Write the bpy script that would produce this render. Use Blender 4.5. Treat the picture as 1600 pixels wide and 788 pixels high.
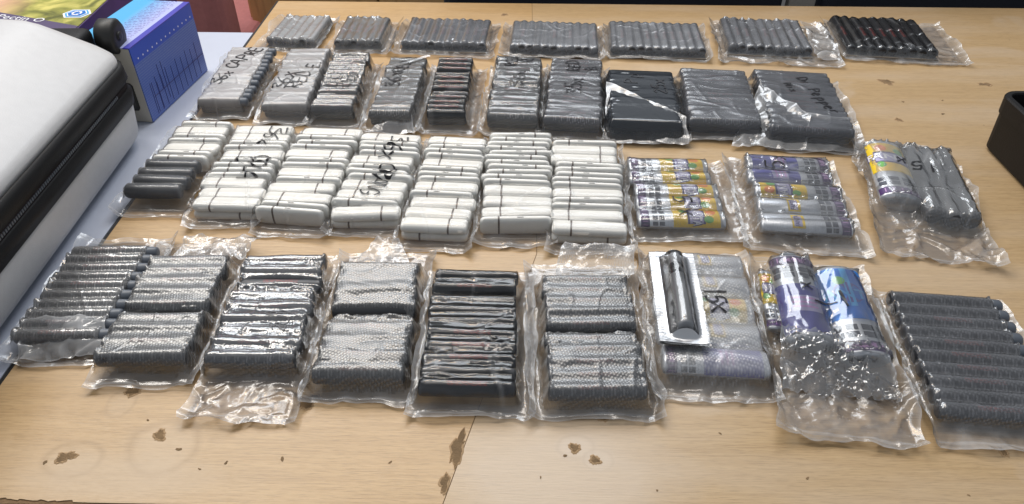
import bpy, bmesh, math, random
import numpy as np
from mathutils import Vector, Matrix

for o in list(bpy.data.objects):
    bpy.data.objects.remove(o, do_unlink=True)
S = bpy.context.scene
C = S.collection
R = math.radians

# ------------------------------------------------------------------ camera
cam_d = bpy.data.cameras.new('camera')
cam = bpy.data.objects.new('camera', cam_d)
C.objects.link(cam)
cam_d.sensor_fit = 'HORIZONTAL'
cam_d.sensor_width = 36.0
cam_d.lens = 1150.0 / 1600.0 * 36.0
cam_d.clip_start = 0.01
cam_d.clip_end = 100.0
cam.location = (0, 0, 0.5)
cam.rotation_mode = 'XYZ'
cam.matrix_world = (Matrix.Translation((0, 0, 0.5)) @ Matrix.Rotation(R(0.6), 4, 'Z')
                    @ Matrix.Rotation(R(90 - 38.8), 4, 'X') @ Matrix.Rotation(R(0.35), 4, 'Z'))
S.camera = cam

# ------------------------------------------------------------------ light: an indoor room lit by ceiling lamps
S.view_settings.view_transform = 'Standard'
S.view_settings.look = 'None'
S.view_settings.exposure = 0.1
S.view_settings.gamma = 1.0
w = bpy.data.worlds.new('World')
S.world = w
w.use_nodes = True
bg = w.node_tree.nodes['Background']
bg.inputs['Color'].default_value = (0.86, 0.92, 1.0, 1)
bg.inputs['Strength'].default_value = 0.37

def lamp(name, loc, size, power, col, target=None):
    d = bpy.data.lights.new(name, 'AREA')
    d.shape = 'RECTANGLE'
    d.size, d.size_y = size
    d.energy = power
    d.color = col
    o = bpy.data.objects.new(name, d)
    C.objects.link(o)
    o.location = loc
    if target:
        v = Vector(target) - Vector(loc)
        o.rotation_euler = v.to_track_quat('-Z', 'Y').to_euler()
    return o
lamp('ceiling_lamp', (-1.35, 1.45, 2.0), (1.2, 0.50), 29, (1.0, 0.95, 0.88))
lamp('ceiling_lamp', (-0.35, 2.70, 2.1), (2.4, 0.90), 45, (0.90, 0.95, 1.0), (-0.15, 0.9, 0))
lamp('ceiling_lamp', (0.10, 1.38, 2.0), (0.9, 0.40), 11, (1.0, 0.93, 0.85))
lamp('ceiling_lamp', (-0.55, 2.18, 1.96), (0.60, 0.12), 5.5, (1.0, 0.62, 0.24))

# ------------------------------------------------------------------ node helpers
def mat(name):
    m = bpy.data.materials.new(name)
    m.use_nodes = True
    nt = m.node_tree
    return m, nt, nt.nodes['Principled BSDF'], nt.nodes['Material Output']

def N(nt, typ, **kw):
    n = nt.nodes.new(typ)
    for k, v in kw.items():
        if k in n.inputs:
            n.inputs[k].default_value = v
        else:
            setattr(n, k, v)
    return n

def L(nt, a, b):
    nt.links.new(a, b)

def math_n(nt, op, a, b=None, c=None, clamp=False):
    n = nt.nodes.new('ShaderNodeMath')
    n.operation = op
    n.use_clamp = clamp
    for i, x in enumerate((a, b, c)):
        if x is None:
            continue
        if isinstance(x, (int, float)):
            n.inputs[i].default_value = x
        else:
            nt.links.new(x, n.inputs[i])
    return n.outputs[0]

def mixc(nt, fac, a, b, mode='MIX'):
    n = nt.nodes.new('ShaderNodeMix')
    n.data_type = 'RGBA'
    n.blend_type = mode
    for k, x in (('Factor', fac), ('A', a), ('B', b)):
        sock = [s for s in n.inputs if s.name == k and s.enabled][0] if k != 'Factor' else n.inputs[0]
        if isinstance(x, (tuple, list)):
            sock.default_value = (*x, 1) if len(x) == 3 else x
        elif isinstance(x, (int, float)):
            sock.default_value = x
        else:
            nt.links.new(x, sock)
    return [s for s in n.outputs if s.enabled][0]

def plain(name, col, rough=0.5, metal=0.0, bump=0.0, bscale=200.0, var=0.0, coat=0.0, spec=0.5):
    m, nt, p, out = mat(name)
    p.inputs['Roughness'].default_value = rough
    p.inputs['Metallic'].default_value = metal
    p.inputs['Coat Weight'].default_value = coat
    p.inputs['Specular IOR Level'].default_value = spec
    tc = N(nt, 'ShaderNodeTexCoord')
    nz = N(nt, 'ShaderNodeTexNoise', Scale=bscale, Detail=4.0)
    L(nt, tc.outputs['Object'], nz.inputs['Vector'])
    if var > 0:
        n2 = N(nt, 'ShaderNodeTexNoise', Scale=bscale * 0.15, Detail=3.0)
        L(nt, tc.outputs['Object'], n2.inputs['Vector'])
        f = math_n(nt, 'MULTIPLY_ADD', n2.outputs['Fac'], var * 2, 1 - var)
        c = mixc(nt, 1.0, col, f, 'MULTIPLY')
        L(nt, c, p.inputs['Base Color'])
    else:
        p.inputs['Base Color'].default_value = (*col, 1)
    if bump > 0:
        b = N(nt, 'ShaderNodeBump', Strength=bump, Distance=0.001)
        L(nt, nz.outputs['Fac'], b.inputs['Height'])
        L(nt, b.outputs['Normal'], p.inputs['Normal'])
    return m

# ------------------------------------------------------------------ materials
def wood_mat(name, base, dark, pale, stains=()):
    m, nt, p, out = mat(name)
    tc = N(nt, 'ShaderNodeTexCoord')
    geo = tc.outputs['Object']
    def nz(sx, sy, sc, det, dist=0.0):
        mp = N(nt, 'ShaderNodeMapping')
        mp.inputs['Scale'].default_value = (sx, sy, 1)
        L(nt, geo, mp.inputs['Vector'])
        n = N(nt, 'ShaderNodeTexNoise', Scale=sc, Detail=det, Distortion=dist)
        L(nt, mp.outputs['Vector'], n.inputs['Vector'])
        return n.outputs['Fac']
    def ramp(x, a, b):
        n = N(nt, 'ShaderNodeMapRange')
        n.inputs['From Min'].default_value = a
        n.inputs['From Max'].default_value = b
        L(nt, x, n.inputs['Value'])
        return n.outputs['Result']
    streak = nz(1.5, 55, 9, 6, 0.5)
    fine = nz(9, 190, 9, 4)
    broad = nz(1, 4, 4, 3)
    c = mixc(nt, math_n(nt, 'MULTIPLY_ADD', ramp(streak, 0.30, 0.62), 0.6, 0.4), dark, base)
    c = mixc(nt, math_n(nt, 'MULTIPLY', ramp(fine, 0.50, 0.70), 0.55), c, tuple(x * 0.62 for x in dark))
    c = mixc(nt, math_n(nt, 'MULTIPLY', ramp(broad, 0.45, 0.75), 0.35), c, pale)
    # the worn print: blotches where the varnish has gone
    worn = ramp(nz(1, 1.4, 5.0, 5, 0.6), 0.60, 0.66)
    c = mixc(nt, math_n(nt, 'MULTIPLY', worn, 0.25), c, pale)
    sep = N(nt, 'ShaderNodeSeparateXYZ')
    L(nt, geo, sep.inputs[0])
    wob = math_n(nt, 'MULTIPLY_ADD', nz(1, 1, 16, 3), 0.9, -0.45)
    for (sx, sy, rx, ry, fill, edge) in stains:
        dx = math_n(nt, 'DIVIDE', math_n(nt, 'SUBTRACT', sep.outputs[0], sx - .3), rx)
        dy = math_n(nt, 'DIVIDE', math_n(nt, 'SUBTRACT', sep.outputs[1], sy - .8), ry)
        d = math_n(nt, 'SQRT', math_n(nt, 'ADD', math_n(nt, 'POWER', math_n(nt, 'ABSOLUTE', dx), 2.0),
                                      math_n(nt, 'POWER', math_n(nt, 'ABSOLUTE', dy), 2.0)))
        d = math_n(nt, 'ADD', d, wob)
        inside = ramp(d, 1.25, 0.55)
        rim = math_n(nt, 'SUBTRACT', 1.0, math_n(nt, 'ABSOLUTE', math_n(nt, 'MULTIPLY', math_n(nt, 'SUBTRACT', d, 0.95), 5.0)), clamp=True)
        c = mixc(nt, math_n(nt, 'MULTIPLY', inside, fill), c, pale)
        c = mixc(nt, math_n(nt, 'MULTIPLY', rim, edge), c, tuple(x * 0.8 for x in dark))
    # small dark flecks
    v = N(nt, 'ShaderNodeTexVoronoi', Scale=26.0)
    mpv = N(nt, 'ShaderNodeMapping')
    mpv.inputs['Scale'].default_value = (1, 1.6, 1)
    L(nt, geo, mpv.inputs['Vector'])
    L(nt, mpv.outputs['Vector'], v.inputs['Vector'])
    sel = N(nt, 'ShaderNodeSeparateColor')
    L(nt, v.outputs['Color'], sel.inputs[0])
    fleck = math_n(nt, 'MULTIPLY', ramp(v.outputs['Distance'], 0.05, 0.025), math_n(nt, 'GREATER_THAN', sel.outputs[0], 0.8))
    c = mixc(nt, math_n(nt, 'MULTIPLY', fleck, 0.7), c, (0.12, 0.07, 0.035))
    L(nt, c, p.inputs['Base Color'])
    rg = math_n(nt, 'MULTIPLY_ADD', broad, 0.2, 0.26)
    L(nt, rg, p.inputs['Roughness'])
    p.inputs['Specular IOR Level'].default_value = 0.5
    b = N(nt, 'ShaderNodeBump', Strength=0.25, Distance=0.0006)
    L(nt, math_n(nt, 'ADD', fine, math_n(nt, 'MULTIPLY', nz(1, 1, 30, 4), 1.2)), b.inputs['Height'])
    L(nt, b.outputs['Normal'], p.inputs['Normal'])
    return m

M = {}
M['wood_a'] = wood_mat('oak_laminate', (0.515, 0.342, 0.168), (0.385, 0.236, 0.106), (0.53, 0.405, 0.275),
                       stains=[(-0.355, 0.350, 0.026, 0.017, .20, .42), (-0.288, 0.364, 0.030, 0.026, .35, .38),
                               (-0.340, 0.408, 0.012, 0.016, .2, .3), (-0.32, 0.335, 0.075, 0.022, .45, .0)])
M['wood_b'] = wood_mat('oak_laminate_worn', (0.50, 0.348, 0.185), (0.385, 0.250, 0.125), (0.57, 0.475, 0.38),
                       stains=[(0.048, 0.369, 0.016, 0.012, .4, .4), (0.066, 0.357, 0.012, 0.010, .35, .35),
                               (0.03, 0.345, 0.095, 0.055, .55, .0)])
M['chip'] = plain('bare_chipboard', (0.21, 0.135, 0.068), 0.9, bump=1.0, bscale=700, var=0.6)
M['torn_edge'] = plain('torn_print_edge', (0.40, 0.265, 0.145), 0.8, bump=.5, bscale=900, var=.3)
M['board_core'] = plain('chipboard_core', (0.20, 0.12, 0.06), 0.9, bump=1.0, bscale=500, var=0.5)
M['black_edge'] = plain('black_edging', (0.012, 0.012, 0.013), 0.4)
M['white_table'] = plain('white_laminate', (0.46, 0.50, 0.60), 0.4, bump=0.05, bscale=300, var=0.04)
M['case_white'] = plain('white_shell', (0.52, 0.52, 0.53), 0.40, bump=0.15, bscale=700, var=0.06)
M['case_black'] = plain('black_trim', (0.006, 0.006, 0.007), 0.5, spec=0.22, bump=0.3, bscale=900)
M['zip'] = plain('zip_tape', (0.014, 0.010, 0.012), 0.8, spec=0.2, bump=0.8, bscale=1500)
M['rubber'] = plain('black_rubber', (0.012, 0.012, 0.012), 0.5)
M['tray'] = plain('black_plastic', (0.006, 0.005, 0.005), 0.5, spec=0.25, bump=0.2, bscale=600)
M['panel'] = wood_mat('cupboard_wood', (0.48, 0.30, 0.13), (0.36, 0.21, 0.085), (0.55, 0.36, 0.18))
M['pink'] = plain('rose_cloth', (0.45, 0.17, 0.165), 0.85, bump=0.6, bscale=500, var=0.15)
M['navy'] = plain('navy_cloth', (0.006, 0.008, 0.016), 0.8, bump=0.5, bscale=500, var=0.2)
M['pale_post'] = plain('pale_post', (0.32, 0.29, 0.25), 0.5, bump=0.2)
M['floor'] = plain('grey_floor', (0.10, 0.095, 0.09), 0.6, bump=0.2, bscale=30, var=0.15)
M['marker'] = plain('black_marker', (0.008, 0.007, 0.010), 0.35)
M['marker_faint'] = plain('faint_marker', (0.10, 0.10, 0.11), 0.45)
M['white_pen'] = plain('white_plastic', (0.90, 0.885, 0.84), 0.38, bump=0.02, bscale=600, var=0.02)
M['pen_band'] = plain('brown_band', (0.17, 0.135, 0.115), 0.35, metal=0.3)
M['slit'] = plain('dark_slit', (0.10, 0.095, 0.09), 0.4)
M['navy_pen'] = plain('navy_wrap', (0.009, 0.013, 0.024), 0.4, bump=0.3, bscale=120, var=0.2)
M['pen_cap'] = plain('grey_cap', (0.10, 0.115, 0.14), 0.4, bump=0.05)
M['card'] = plain('grey_card', (0.16, 0.135, 0.11), 0.8, bump=0.4, bscale=300, var=0.25)  # brown-grey of the shade and table reflection below the pens
M['p_silver'] = plain('silver_print', (0.62, 0.64, 0.68), 0.32, metal=0.55, bump=0.15, bscale=60, var=0.05)
M['p_yellow'] = plain('yellow_print', (0.80, 0.56, 0.02), 0.4, var=0.1)
M['p_purple'] = plain('purple_print', (0.075, 0.035, 0.14), 0.4, var=0.2)
M['p_lav'] = plain('lavender_print', (0.42, 0.40, 0.62), 0.4, var=0.1)
M['p_indigo'] = plain('indigo_print', (0.085, 0.085, 0.36), 0.35, var=0.2)
M['p_blue'] = plain('blue_print', (0.012, 0.20, 0.66), 0.3, metal=0.3, var=0.15)
M['p_cyan'] = plain('cyan_print', (0.10, 0.45, 0.80), 0.3, metal=0.3, var=0.1)
M['p_dark'] = plain('dark_print', (0.05, 0.055, 0.08), 0.4)
M['p_letter'] = plain('white_letter', (0.80, 0.80, 0.86), 0.4)
M['p_navyletter'] = plain('navy_letter', (0.05, 0.04, 0.16), 0.4)
M['p_green'] = plain('green_print', (0.14, 0.42, 0.08), 0.4, var=0.2)
M['p_orange'] = plain('orange_print', (0.75, 0.24, 0.04), 0.4, var=0.2)
M['p_pinkline'] = plain('pink_letter', (0.55, 0.30, 0.60), 0.4)
M['foil'] = plain('silver_foil', (0.55, 0.56, 0.58), 0.33, metal=0.95, bump=0.25, bscale=120)
M['gunmetal'] = plain('gunmetal', (0.36, 0.37, 0.39), 0.45, metal=0.3)
M['blue_card'] = None

def pen_mat(name, col, red=0.5):
    """dark barrel with a faint red legend on its crown"""
    m, nt, p, out = mat(name)
    tc = N(nt, 'ShaderNodeTexCoord')
    sep = N(nt, 'ShaderNodeSeparateXYZ')
    L(nt, tc.outputs['Object'], sep.inputs[0])
    x, y, z = sep.outputs
    inx = math_n(nt, 'LESS_THAN', math_n(nt, 'ABSOLUTE', x), 0.017)
    iny = math_n(nt, 'LESS_THAN', math_n(nt, 'ABSOLUTE', y), 0.0026)
    top = math_n(nt, 'GREATER_THAN', z, 0.0)
    mp = N(nt, 'ShaderNodeMapping')
    mp.inputs['Scale'].default_value = (420, 650, 1)
    L(nt, tc.outputs['Object'], mp.inputs['Vector'])
    nz = N(nt, 'ShaderNodeTexNoise', Scale=1.0, Detail=1.0)
    L(nt, mp.outputs['Vector'], nz.inputs['Vector'])
    let = math_n(nt, 'GREATER_THAN', nz.outputs['Fac'], 0.50)
    oi = N(nt, 'ShaderNodeObjectInfo')
    f = math_n(nt, 'MULTIPLY', math_n(nt, 'MULTIPLY', inx, iny), math_n(nt, 'MULTIPLY', top, let))
    f = math_n(nt, 'MULTIPLY', f, math_n(nt, 'GREATER_THAN', oi.outputs['Random'], 0.42))
    f = math_n(nt, 'MULTIPLY', f, red)
    base = mixc(nt, oi.outputs['Random'], tuple(c * 0.75 for c in col), tuple(c * 1.25 for c in col))
    L(nt, mixc(nt, f, base, (0.34, 0.04, 0.03)), p.inputs['Base Color'])
    p.inputs['Roughness'].default_value = 0.35
    return m
M['pen'] = pen_mat('charcoal_barrel', (0.040, 0.042, 0.047))
M['pen_black'] = pen_mat('black_barrel', (0.014, 0.015, 0.019), 0.6)
M['pen_navy'] = pen_mat('navy_barrel', (0.016, 0.024, 0.040), 0.2)

_film = {}
def film_mat(rough=0.14, emboss=0.0, gloss=1.0, tint=(0.86, 0.87, 0.89), fine=0.15):
    key = (rough, emboss, gloss, tint, fine)
    if key in _film:
        return _film[key]
    m = bpy.data.materials.new('clear_film')
    m.use_nodes = True
    nt = m.node_tree
    nt.nodes.remove(nt.nodes['Principled BSDF'])
    out = nt.nodes['Material Output']
    tc = N(nt, 'ShaderNodeTexCoord')
    at = N(nt, 'ShaderNodeAttribute')
    at.attribute_name = 'milk'
    sep = N(nt, 'ShaderNodeSeparateXYZ')
    L(nt, tc.outputs['Object'], sep.inputs[0])
    h = N(nt, 'ShaderNodeTexNoise', Scale=90.0, Detail=3.0, Distortion=1.0)
    L(nt, tc.outputs['Object'], h.inputs['Vector'])
    bump = N(nt, 'ShaderNodeBump', Strength=fine, Distance=0.0012)
    L(nt, h.outputs['Fac'], bump.inputs['Height'])
    nrm = bump.outputs['Normal']
    pat = None
    if emboss > 0:
        k = 2 * math.pi / 0.0025
        waves = []
        for an in (14, 74, 134):
            pr_ = math_n(nt, 'ADD', math_n(nt, 'MULTIPLY', sep.outputs[0], k * math.cos(R(an))),
                         math_n(nt, 'MULTIPLY', math_n(nt, 'ADD', sep.outputs[1], math_n(nt, 'MULTIPLY', sep.outputs[2], -0.9)), k * math.sin(R(an))))
            waves.append(math_n(nt, 'COSINE', pr_))
        pat = math_n(nt, 'MULTIPLY', math_n(nt, 'ADD', math_n(nt, 'ADD', waves[0], waves[1]), waves[2]), 0.4)
        b2 = N(nt, 'ShaderNodeBump', Strength=emboss * 0.36, Distance=0.0006)
        L(nt, pat, b2.inputs['Height'])
        L(nt, nrm, b2.inputs['Normal'])
        nrm = b2.outputs['Normal']
    tr = N(nt, 'ShaderNodeBsdfTransparent')
    tr.inputs['Color'].default_value = (0.95, 0.955, 0.96, 1)
    gl = N(nt, 'ShaderNodeBsdfGlossy', Roughness=rough)
    L(nt, nrm, gl.inputs['Normal'])
    fr = N(nt, 'ShaderNodeFresnel', IOR=1.5)
    L(nt, nrm, fr.inputs['Normal'])
    ff = math_n(nt, 'MULTIPLY', fr.outputs[0], 2.3 * gloss, clamp=True)
    if pat is not None:
        ff = math_n(nt, 'MULTIPLY', ff, math_n(nt, 'MULTIPLY_ADD', pat, 0.40, 1.0), clamp=True)
    mx = N(nt, 'ShaderNodeMixShader')
    L(nt, ff, mx.inputs[0]); L(nt, gl.outputs[0], mx.inputs[2])
    df = N(nt, 'ShaderNodeBsdfDiffuse')
    df.inputs['Color'].default_value = (*tint, 1)
    tl = N(nt, 'ShaderNodeBsdfTranslucent')
    tl.inputs['Color'].default_value = (*tint, 1)
    dm = N(nt, 'ShaderNodeMixShader', Fac=0.35)
    L(nt, df.outputs[0], dm.inputs[1]); L(nt, tl.outputs[0], dm.inputs[2])
    L(nt, nrm, df.inputs['Normal'])
    hz = N(nt, 'ShaderNodeTexNoise', Scale=35.0, Detail=4.0, Distortion=0.6)
    L(nt, tc.outputs['Object'], hz.inputs['Vector'])
    mk = math_n(nt, 'MULTIPLY', at.outputs['Fac'], math_n(nt, 'MULTIPLY_ADD', hz.outputs['Fac'], 1.2, 0.4))
    if pat is not None:
        mk = math_n(nt, 'MULTIPLY', mk, math_n(nt, 'MULTIPLY_ADD', pat, 0.32, 1.0))
    lw = N(nt, 'ShaderNodeLayerWeight', Blend=0.25)
    mk = math_n(nt, 'ADD', mk, math_n(nt, 'MULTIPLY', math_n(nt, 'POWER', lw.outputs['Facing'], 3.0), 0.16), clamp=True)
    fin = N(nt, 'ShaderNodeMixShader')
    L(nt, mk, fin.inputs[0]); L(nt, tr.outputs[0], fin.inputs[1]); L(nt, dm.outputs[0], fin.inputs[2])
    L(nt, fin.outputs[0], mx.inputs[1])                              # the gloss lies over the haze of the film
    L(nt, mx.outputs[0], out.inputs['Surface'])
    _film[key] = m
    return m

# ------------------------------------------------------------------ object helpers
def tag(o, label=None, cat=None, group=None, kind=None):
    if label: o['label'] = label
    if cat: o['category'] = cat
    if group: o['group'] = group
    if kind: o['kind'] = kind
    return o

def thing(name, label, cat, loc=(0, 0, 0), rz=0.0, group=None):
    o = bpy.data.objects.new(name, None)
    C.objects.link(o)
    o.empty_display_size = 0.02
    o.location = loc
    o.rotation_euler = (0, 0, rz)
    return tag(o, label, cat, group)

def link(name, me, parent=None, loc=(0, 0, 0), rot=(0, 0, 0)):
    o = bpy.data.objects.new(name, me)
    C.objects.link(o)
    if parent is not None:
        o.parent = parent
    o.location = loc
    o.rotation_euler = rot
    return o

def mesh(name, V, F, mats, smooth=True, midx=None):
    me = bpy.data.meshes.new(name)
    me.from_pydata([tuple(map(float, v)) for v in V], [], F)
    for m in (mats if isinstance(mats, (list, tuple)) else [mats]):
        me.materials.append(m)
    if smooth:
        me.polygons.foreach_set('use_smooth', [True] * len(me.polygons))
    if midx is not None:
        me.polygons.foreach_set('material_index', midx)
    me.update()
    return me

def bm_mesh(name, bm, m, smooth=False):
    me = bpy.data.meshes.new(name)
    bm.to_mesh(me)
    bm.free()
    for x in (m if isinstance(m, (list, tuple)) else [m]):
        me.materials.append(x)
    if smooth:
        me.polygons.foreach_set('use_smooth', [True] * len(me.polygons))
    return me

def box_bm(x0, x1, y0, y1, z0, z1, bev=0.0, seg=2, bm=None):
    new = bmesh.new()
    bmesh.ops.create_cube(new, size=1)
    for v in new.verts:
        v.co = Vector(((x0 + x1) / 2 + v.co.x * (x1 - x0), (y0 + y1) / 2 + v.co.y * (y1 - y0), (z0 + z1) / 2 + v.co.z * (z1 - z0)))
    if bev > 0:
        bmesh.ops.bevel(new, geom=list(new.edges), offset=bev, segments=seg, profile=0.5, affect='EDGES')
    if bm is None:
        return new
    t = bpy.data.meshes.new('t')
    new.to_mesh(t); new.free()
    bm.from_mesh(t)
    bpy.data.meshes.remove(t)
    return bm

def box(name, m, parent, x0, x1, y0, y1, z0, z1, bev=0.0, seg=2):
    return link(name, bm_mesh(name, box_bm(x0, x1, y0, y1, z0, z1, bev, seg), m, smooth=False), parent)

def grid_faces(nx, ny, off=0):
    i = np.arange(nx - 1)[None, :] + np.arange(ny - 1)[:, None] * nx + off
    q = np.stack([i, i + 1, i + 1 + nx, i + nx], -1).reshape(-1, 4)
    return q.tolist()

# ------------------------------------------------------------------ noise
def vnoise(x, y, seed):
    rs = np.random.RandomState(seed)
    tab = rs.rand(64, 64)
    xi = np.floor(x).astype(int); yi = np.floor(y).astype(int)
    fx = x - xi; fy = y - yi
    fx = fx * fx * fx * (fx * (fx * 6 - 15) + 10); fy = fy * fy * fy * (fy * (fy * 6 - 15) + 10)
    a = tab[xi % 64, yi % 64]; b = tab[(xi + 1) % 64, yi % 64]
    c = tab[xi % 64, (yi + 1) % 64]; d = tab[(xi + 1) % 64, (yi + 1) % 64]
    return (a * (1 - fx) + b * fx) * (1 - fy) + (c * (1 - fx) + d * fx) * fy - 0.5

def rot_noise(x, y, ang, sx, sy, seed):
    c, s = math.cos(ang), math.sin(ang)
    return vnoise((x * c + y * s) / sx + 31.7, (-x * s + y * c) / sy + 17.3, seed)

def crumple(x, y, scale, seed):
    """sharp-creased paper-like relief, about 0..1"""
    z = np.zeros_like(x)
    amp, tot = 1.0, 0.0
    for k in range(3):
        a = 0.6 + 1.1 * k + seed * 0.37
        n = rot_noise(x, y, a, scale, scale * 1.8, seed + 11 * k)
        n2 = rot_noise(x, y, a + 1.2, scale * 1.7, scale, seed + 11 * k + 5)
        z += amp * (1 - 2 * np.minimum(np.abs(n), np.abs(n2)) * 2)
        tot += amp
        amp *= 0.55
        scale *= 0.55
    return z / tot

# ------------------------------------------------------------------ handwriting
GL = {
 '3': [[(.05, .9), (.5, 1), (.6, .8), (.25, .55), (.65, .4), (.6, .1), (.1, 0)]],
 '6': [[(.6, 1), (.2, .6), (.05, .25), (.25, 0), (.55, .1), (.55, .38), (.3, .45), (.08, .3)]],
 '5': [[(.65, 1), (.2, .95), (.12, .55), (.45, .6), (.62, .35), (.45, .05), (.05, .05)]],
 '1': [[(.3, 1), (.34, 0)]], '2': [[(.05, .8), (.35, 1), (.6, .75), (.05, .02), (.7, .05)]],
 '7': [[(.05, 1), (.65, .95), (.25, 0)]], '.': [[(.1, .08), (.16, 0)]],
 'x': [[(.05, .62), (.6, .02)], [(.6, .65), (.0, .0)]],
 'C': [[(.65, .85), (.35, 1), (.05, .5), (.3, 0), (.65, .15)]],
 'A': [[(.0, 0), (.32, 1), (.65, 0)], [(.12, .35), (.55, .38)]],
 'P': [[(.1, 0), (.12, 1), (.55, .95), (.6, .6), (.12, .5)]],
 'R': [[(.1, 0), (.12, 1), (.55, .95), (.55, .6), (.12, .5), (.65, 0)]],
 'E': [[(.6, 1), (.1, .95), (.1, .03), (.62, .05)], [(.1, .5), (.5, .52)]],
 'D': [[(.1, 0), (.1, 1), (.55, .8), (.6, .25), (.08, 0)]],
 'B': [[(.1, 0), (.1, 1), (.5, .9), (.45, .6), (.12, .52), (.6, .4), (.55, .05), (.08, 0)]],
 'O': [[(.35, 1), (.05, .6), (.15, .05), (.5, .05), (.65, .6), (.35, 1)]],
 'L': [[(.12, 1), (.1, .02), (.6, .05)]],
 'N': [[(.08, 0), (.1, 1), (.55, .05), (.6, 1)]],
 'G': [[(.6, .85), (.3, 1), (.05, .5), (.3, 0), (.6, .2), (.6, .45), (.35, .45)]],
 'M': [[(.02, 0), (.12, 1), (.35, .35), (.58, 1), (.68, 0)]],
 'I': [[(.3, 1), (.3, 0)]], 'U': [[(.08, 1), (.1, .15), (.35, 0), (.58, .2), (.6, 1)]],
 'Z': [[(.05, 1), (.6, 1), (.05, 0), (.65, .02)]],
 'V': [[(.05, 1), (.3, 0), (.62, 1)]],
 'r': [[(.15, .6), (.18, 0)], [(.16, .42), (.35, .62), (.5, .55)]],
 'e': [[(.1, .32), (.5, .38), (.35, .62), (.1, .35), (.3, 0), (.55, .12)]],
 'p': [[(.12, .62), (.1, -.4)], [(.12, .5), (.45, .62), (.5, .2), (.12, .08)]],
 'y': [[(.08, .6), (.28, .1)], [(.55, .62), (.1, -.4)]],
 '0': [[(.35, 1), (.08, .6), (.2, .03), (.5, .1), (.58, .6), (.35, 1)]],
 'i': [[(.3, .6), (.3, 0)], [(.3, .85), (.33, .8)]], ' ': [],
}

def ribbon(pts, wd):
    P = np.array(pts, float)
    # resample through Catmull-Rom so that the strokes are round like a hand's
    out = []
    Q = np.vstack([2 * P[0] - P[1], P, 2 * P[-1] - P[-2]])
    for i in range(1, len(Q) - 2):
        for t in np.linspace(0, 1, 7)[:-1]:
            a, b, c, d = Q[i - 1], Q[i], Q[i + 1], Q[i + 2]
            out.append(0.5 * ((2 * b) + (c - a) * t + (2 * a - 5 * b + 4 * c - d) * t * t + (-a + 3 * b - 3 * c + d) * t ** 3))
    out.append(P[-1])
    P = np.array(out)
    T = np.gradient(P, axis=0)
    T /= np.linalg.norm(T, axis=1)[:, None] + 1e-9
    Nn = np.stack([-T[:, 1], T[:, 0]], 1)
    return P, Nn

def write(text, zf, parent, cu, cv, size, direction, wd=0.0011, m='marker', seed=0, slant=0.0, spread=1.0):
    """marker strokes laid on the film; zf(u,v) gives the film height in the parent's frame"""
    rs = random.Random(seed)
    adv = 0.78 * spread
    total = adv * len(text)
    rd = {'up': (0, 1), 'down': (0, -1), 'right': (1, 0), 'left': (-1, 0)}[direction] if isinstance(direction, str) else direction
    rd = np.array(rd, float); rd /= np.linalg.norm(rd)
    ud = np.array((-rd[1], rd[0]))
    for i, ch in enumerate(text):
        jx, jy, js = rs.uniform(-.05, .05), rs.uniform(-.1, .1), rs.uniform(.9, 1.12)
        for st in GL[ch]:
            pts = []
            for (a, b) in st:
                gx = (i * adv + a * js + jx - total / 2 + slant * b) * size
                gy = (b * js - 0.5 + jy) * size
                pts.append(np.array((cu, cv)) + rd * gx + ud * gy)
            P, Nn = ribbon(pts, wd)
            n = len(P)
            V, F = [], []
            for s in (-1, 1):
                for k in range(n):
                    ww = 1.7 * wd * (0.5 + 0.12 * math.sin(k * 0.9 + i))
                    q = P[k] + Nn[k] * s * ww
                    V.append((q[0], q[1], zf(q[0], q[1]) + 0.0007))
            for k in range(n - 1):
                F.append((k, k + 1, n + k + 1, n + k))
            link('pen_stroke', mesh('pen_stroke', V, F, M[m], smooth=False), parent)

# ------------------------------------------------------------------ the vape pens
_mc = {}
def lathe_x(prof, segs=14, sq=1.0, power=2.0):
    V, F = [], []
    n = len(prof)
    for (x, r) in prof:
        for k in range(segs):
            a = 2 * math.pi * k / segs
            c, s = math.cos(a), math.sin(a)
            c2 = math.copysign(abs(c) ** (2 / power), c); s2 = math.copysign(abs(s) ** (2 / power), s)
            V.append((x, r * c2, r * sq * s2))
    for i in range(n - 1):
        for k in range(segs):
            k2 = (k + 1) % segs
            F.append((i * segs + k, i * segs + k2, (i + 1) * segs + k2, (i + 1) * segs + k)[::-1])
    F.append(tuple(range(segs)))
    F.append(tuple(range((n - 1) * segs, n * segs))[::-1])
    return V, F

def tube_mesh(D, Ln, m):
    key = ('tube', round(D, 4), round(Ln, 4), m)
    if key not in _mc:
        r = D / 2 * 0.97
        h = Ln / 2
        prof = [(-h, r * .62), (-h + .0008, r * .8), (-h + .0025, r * .92), (-h + .011, r * .95), (-h + .0115, r), (h - .003, r), (h - .0008, r * .9), (h, r * .7)]
        V, F = lathe_x(prof)
        _mc[key] = mesh('vape_pen', V, F, M[m])
    return _mc[key]

def cap_mesh(D):
    key = ('cap', round(D, 4))
    if key not in _mc:
        r = D / 2 * 0.955
        V, F = lathe_x([(-.0052, r * .55), (-.0046, r * .78), (-.003, r * .95), (.004, r * 1.0), (.0052, r * 1.0)], segs=12)
        _mc[key] = mesh('mouthpiece', V, F, M['pen_cap'])
    return _mc[key]

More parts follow.
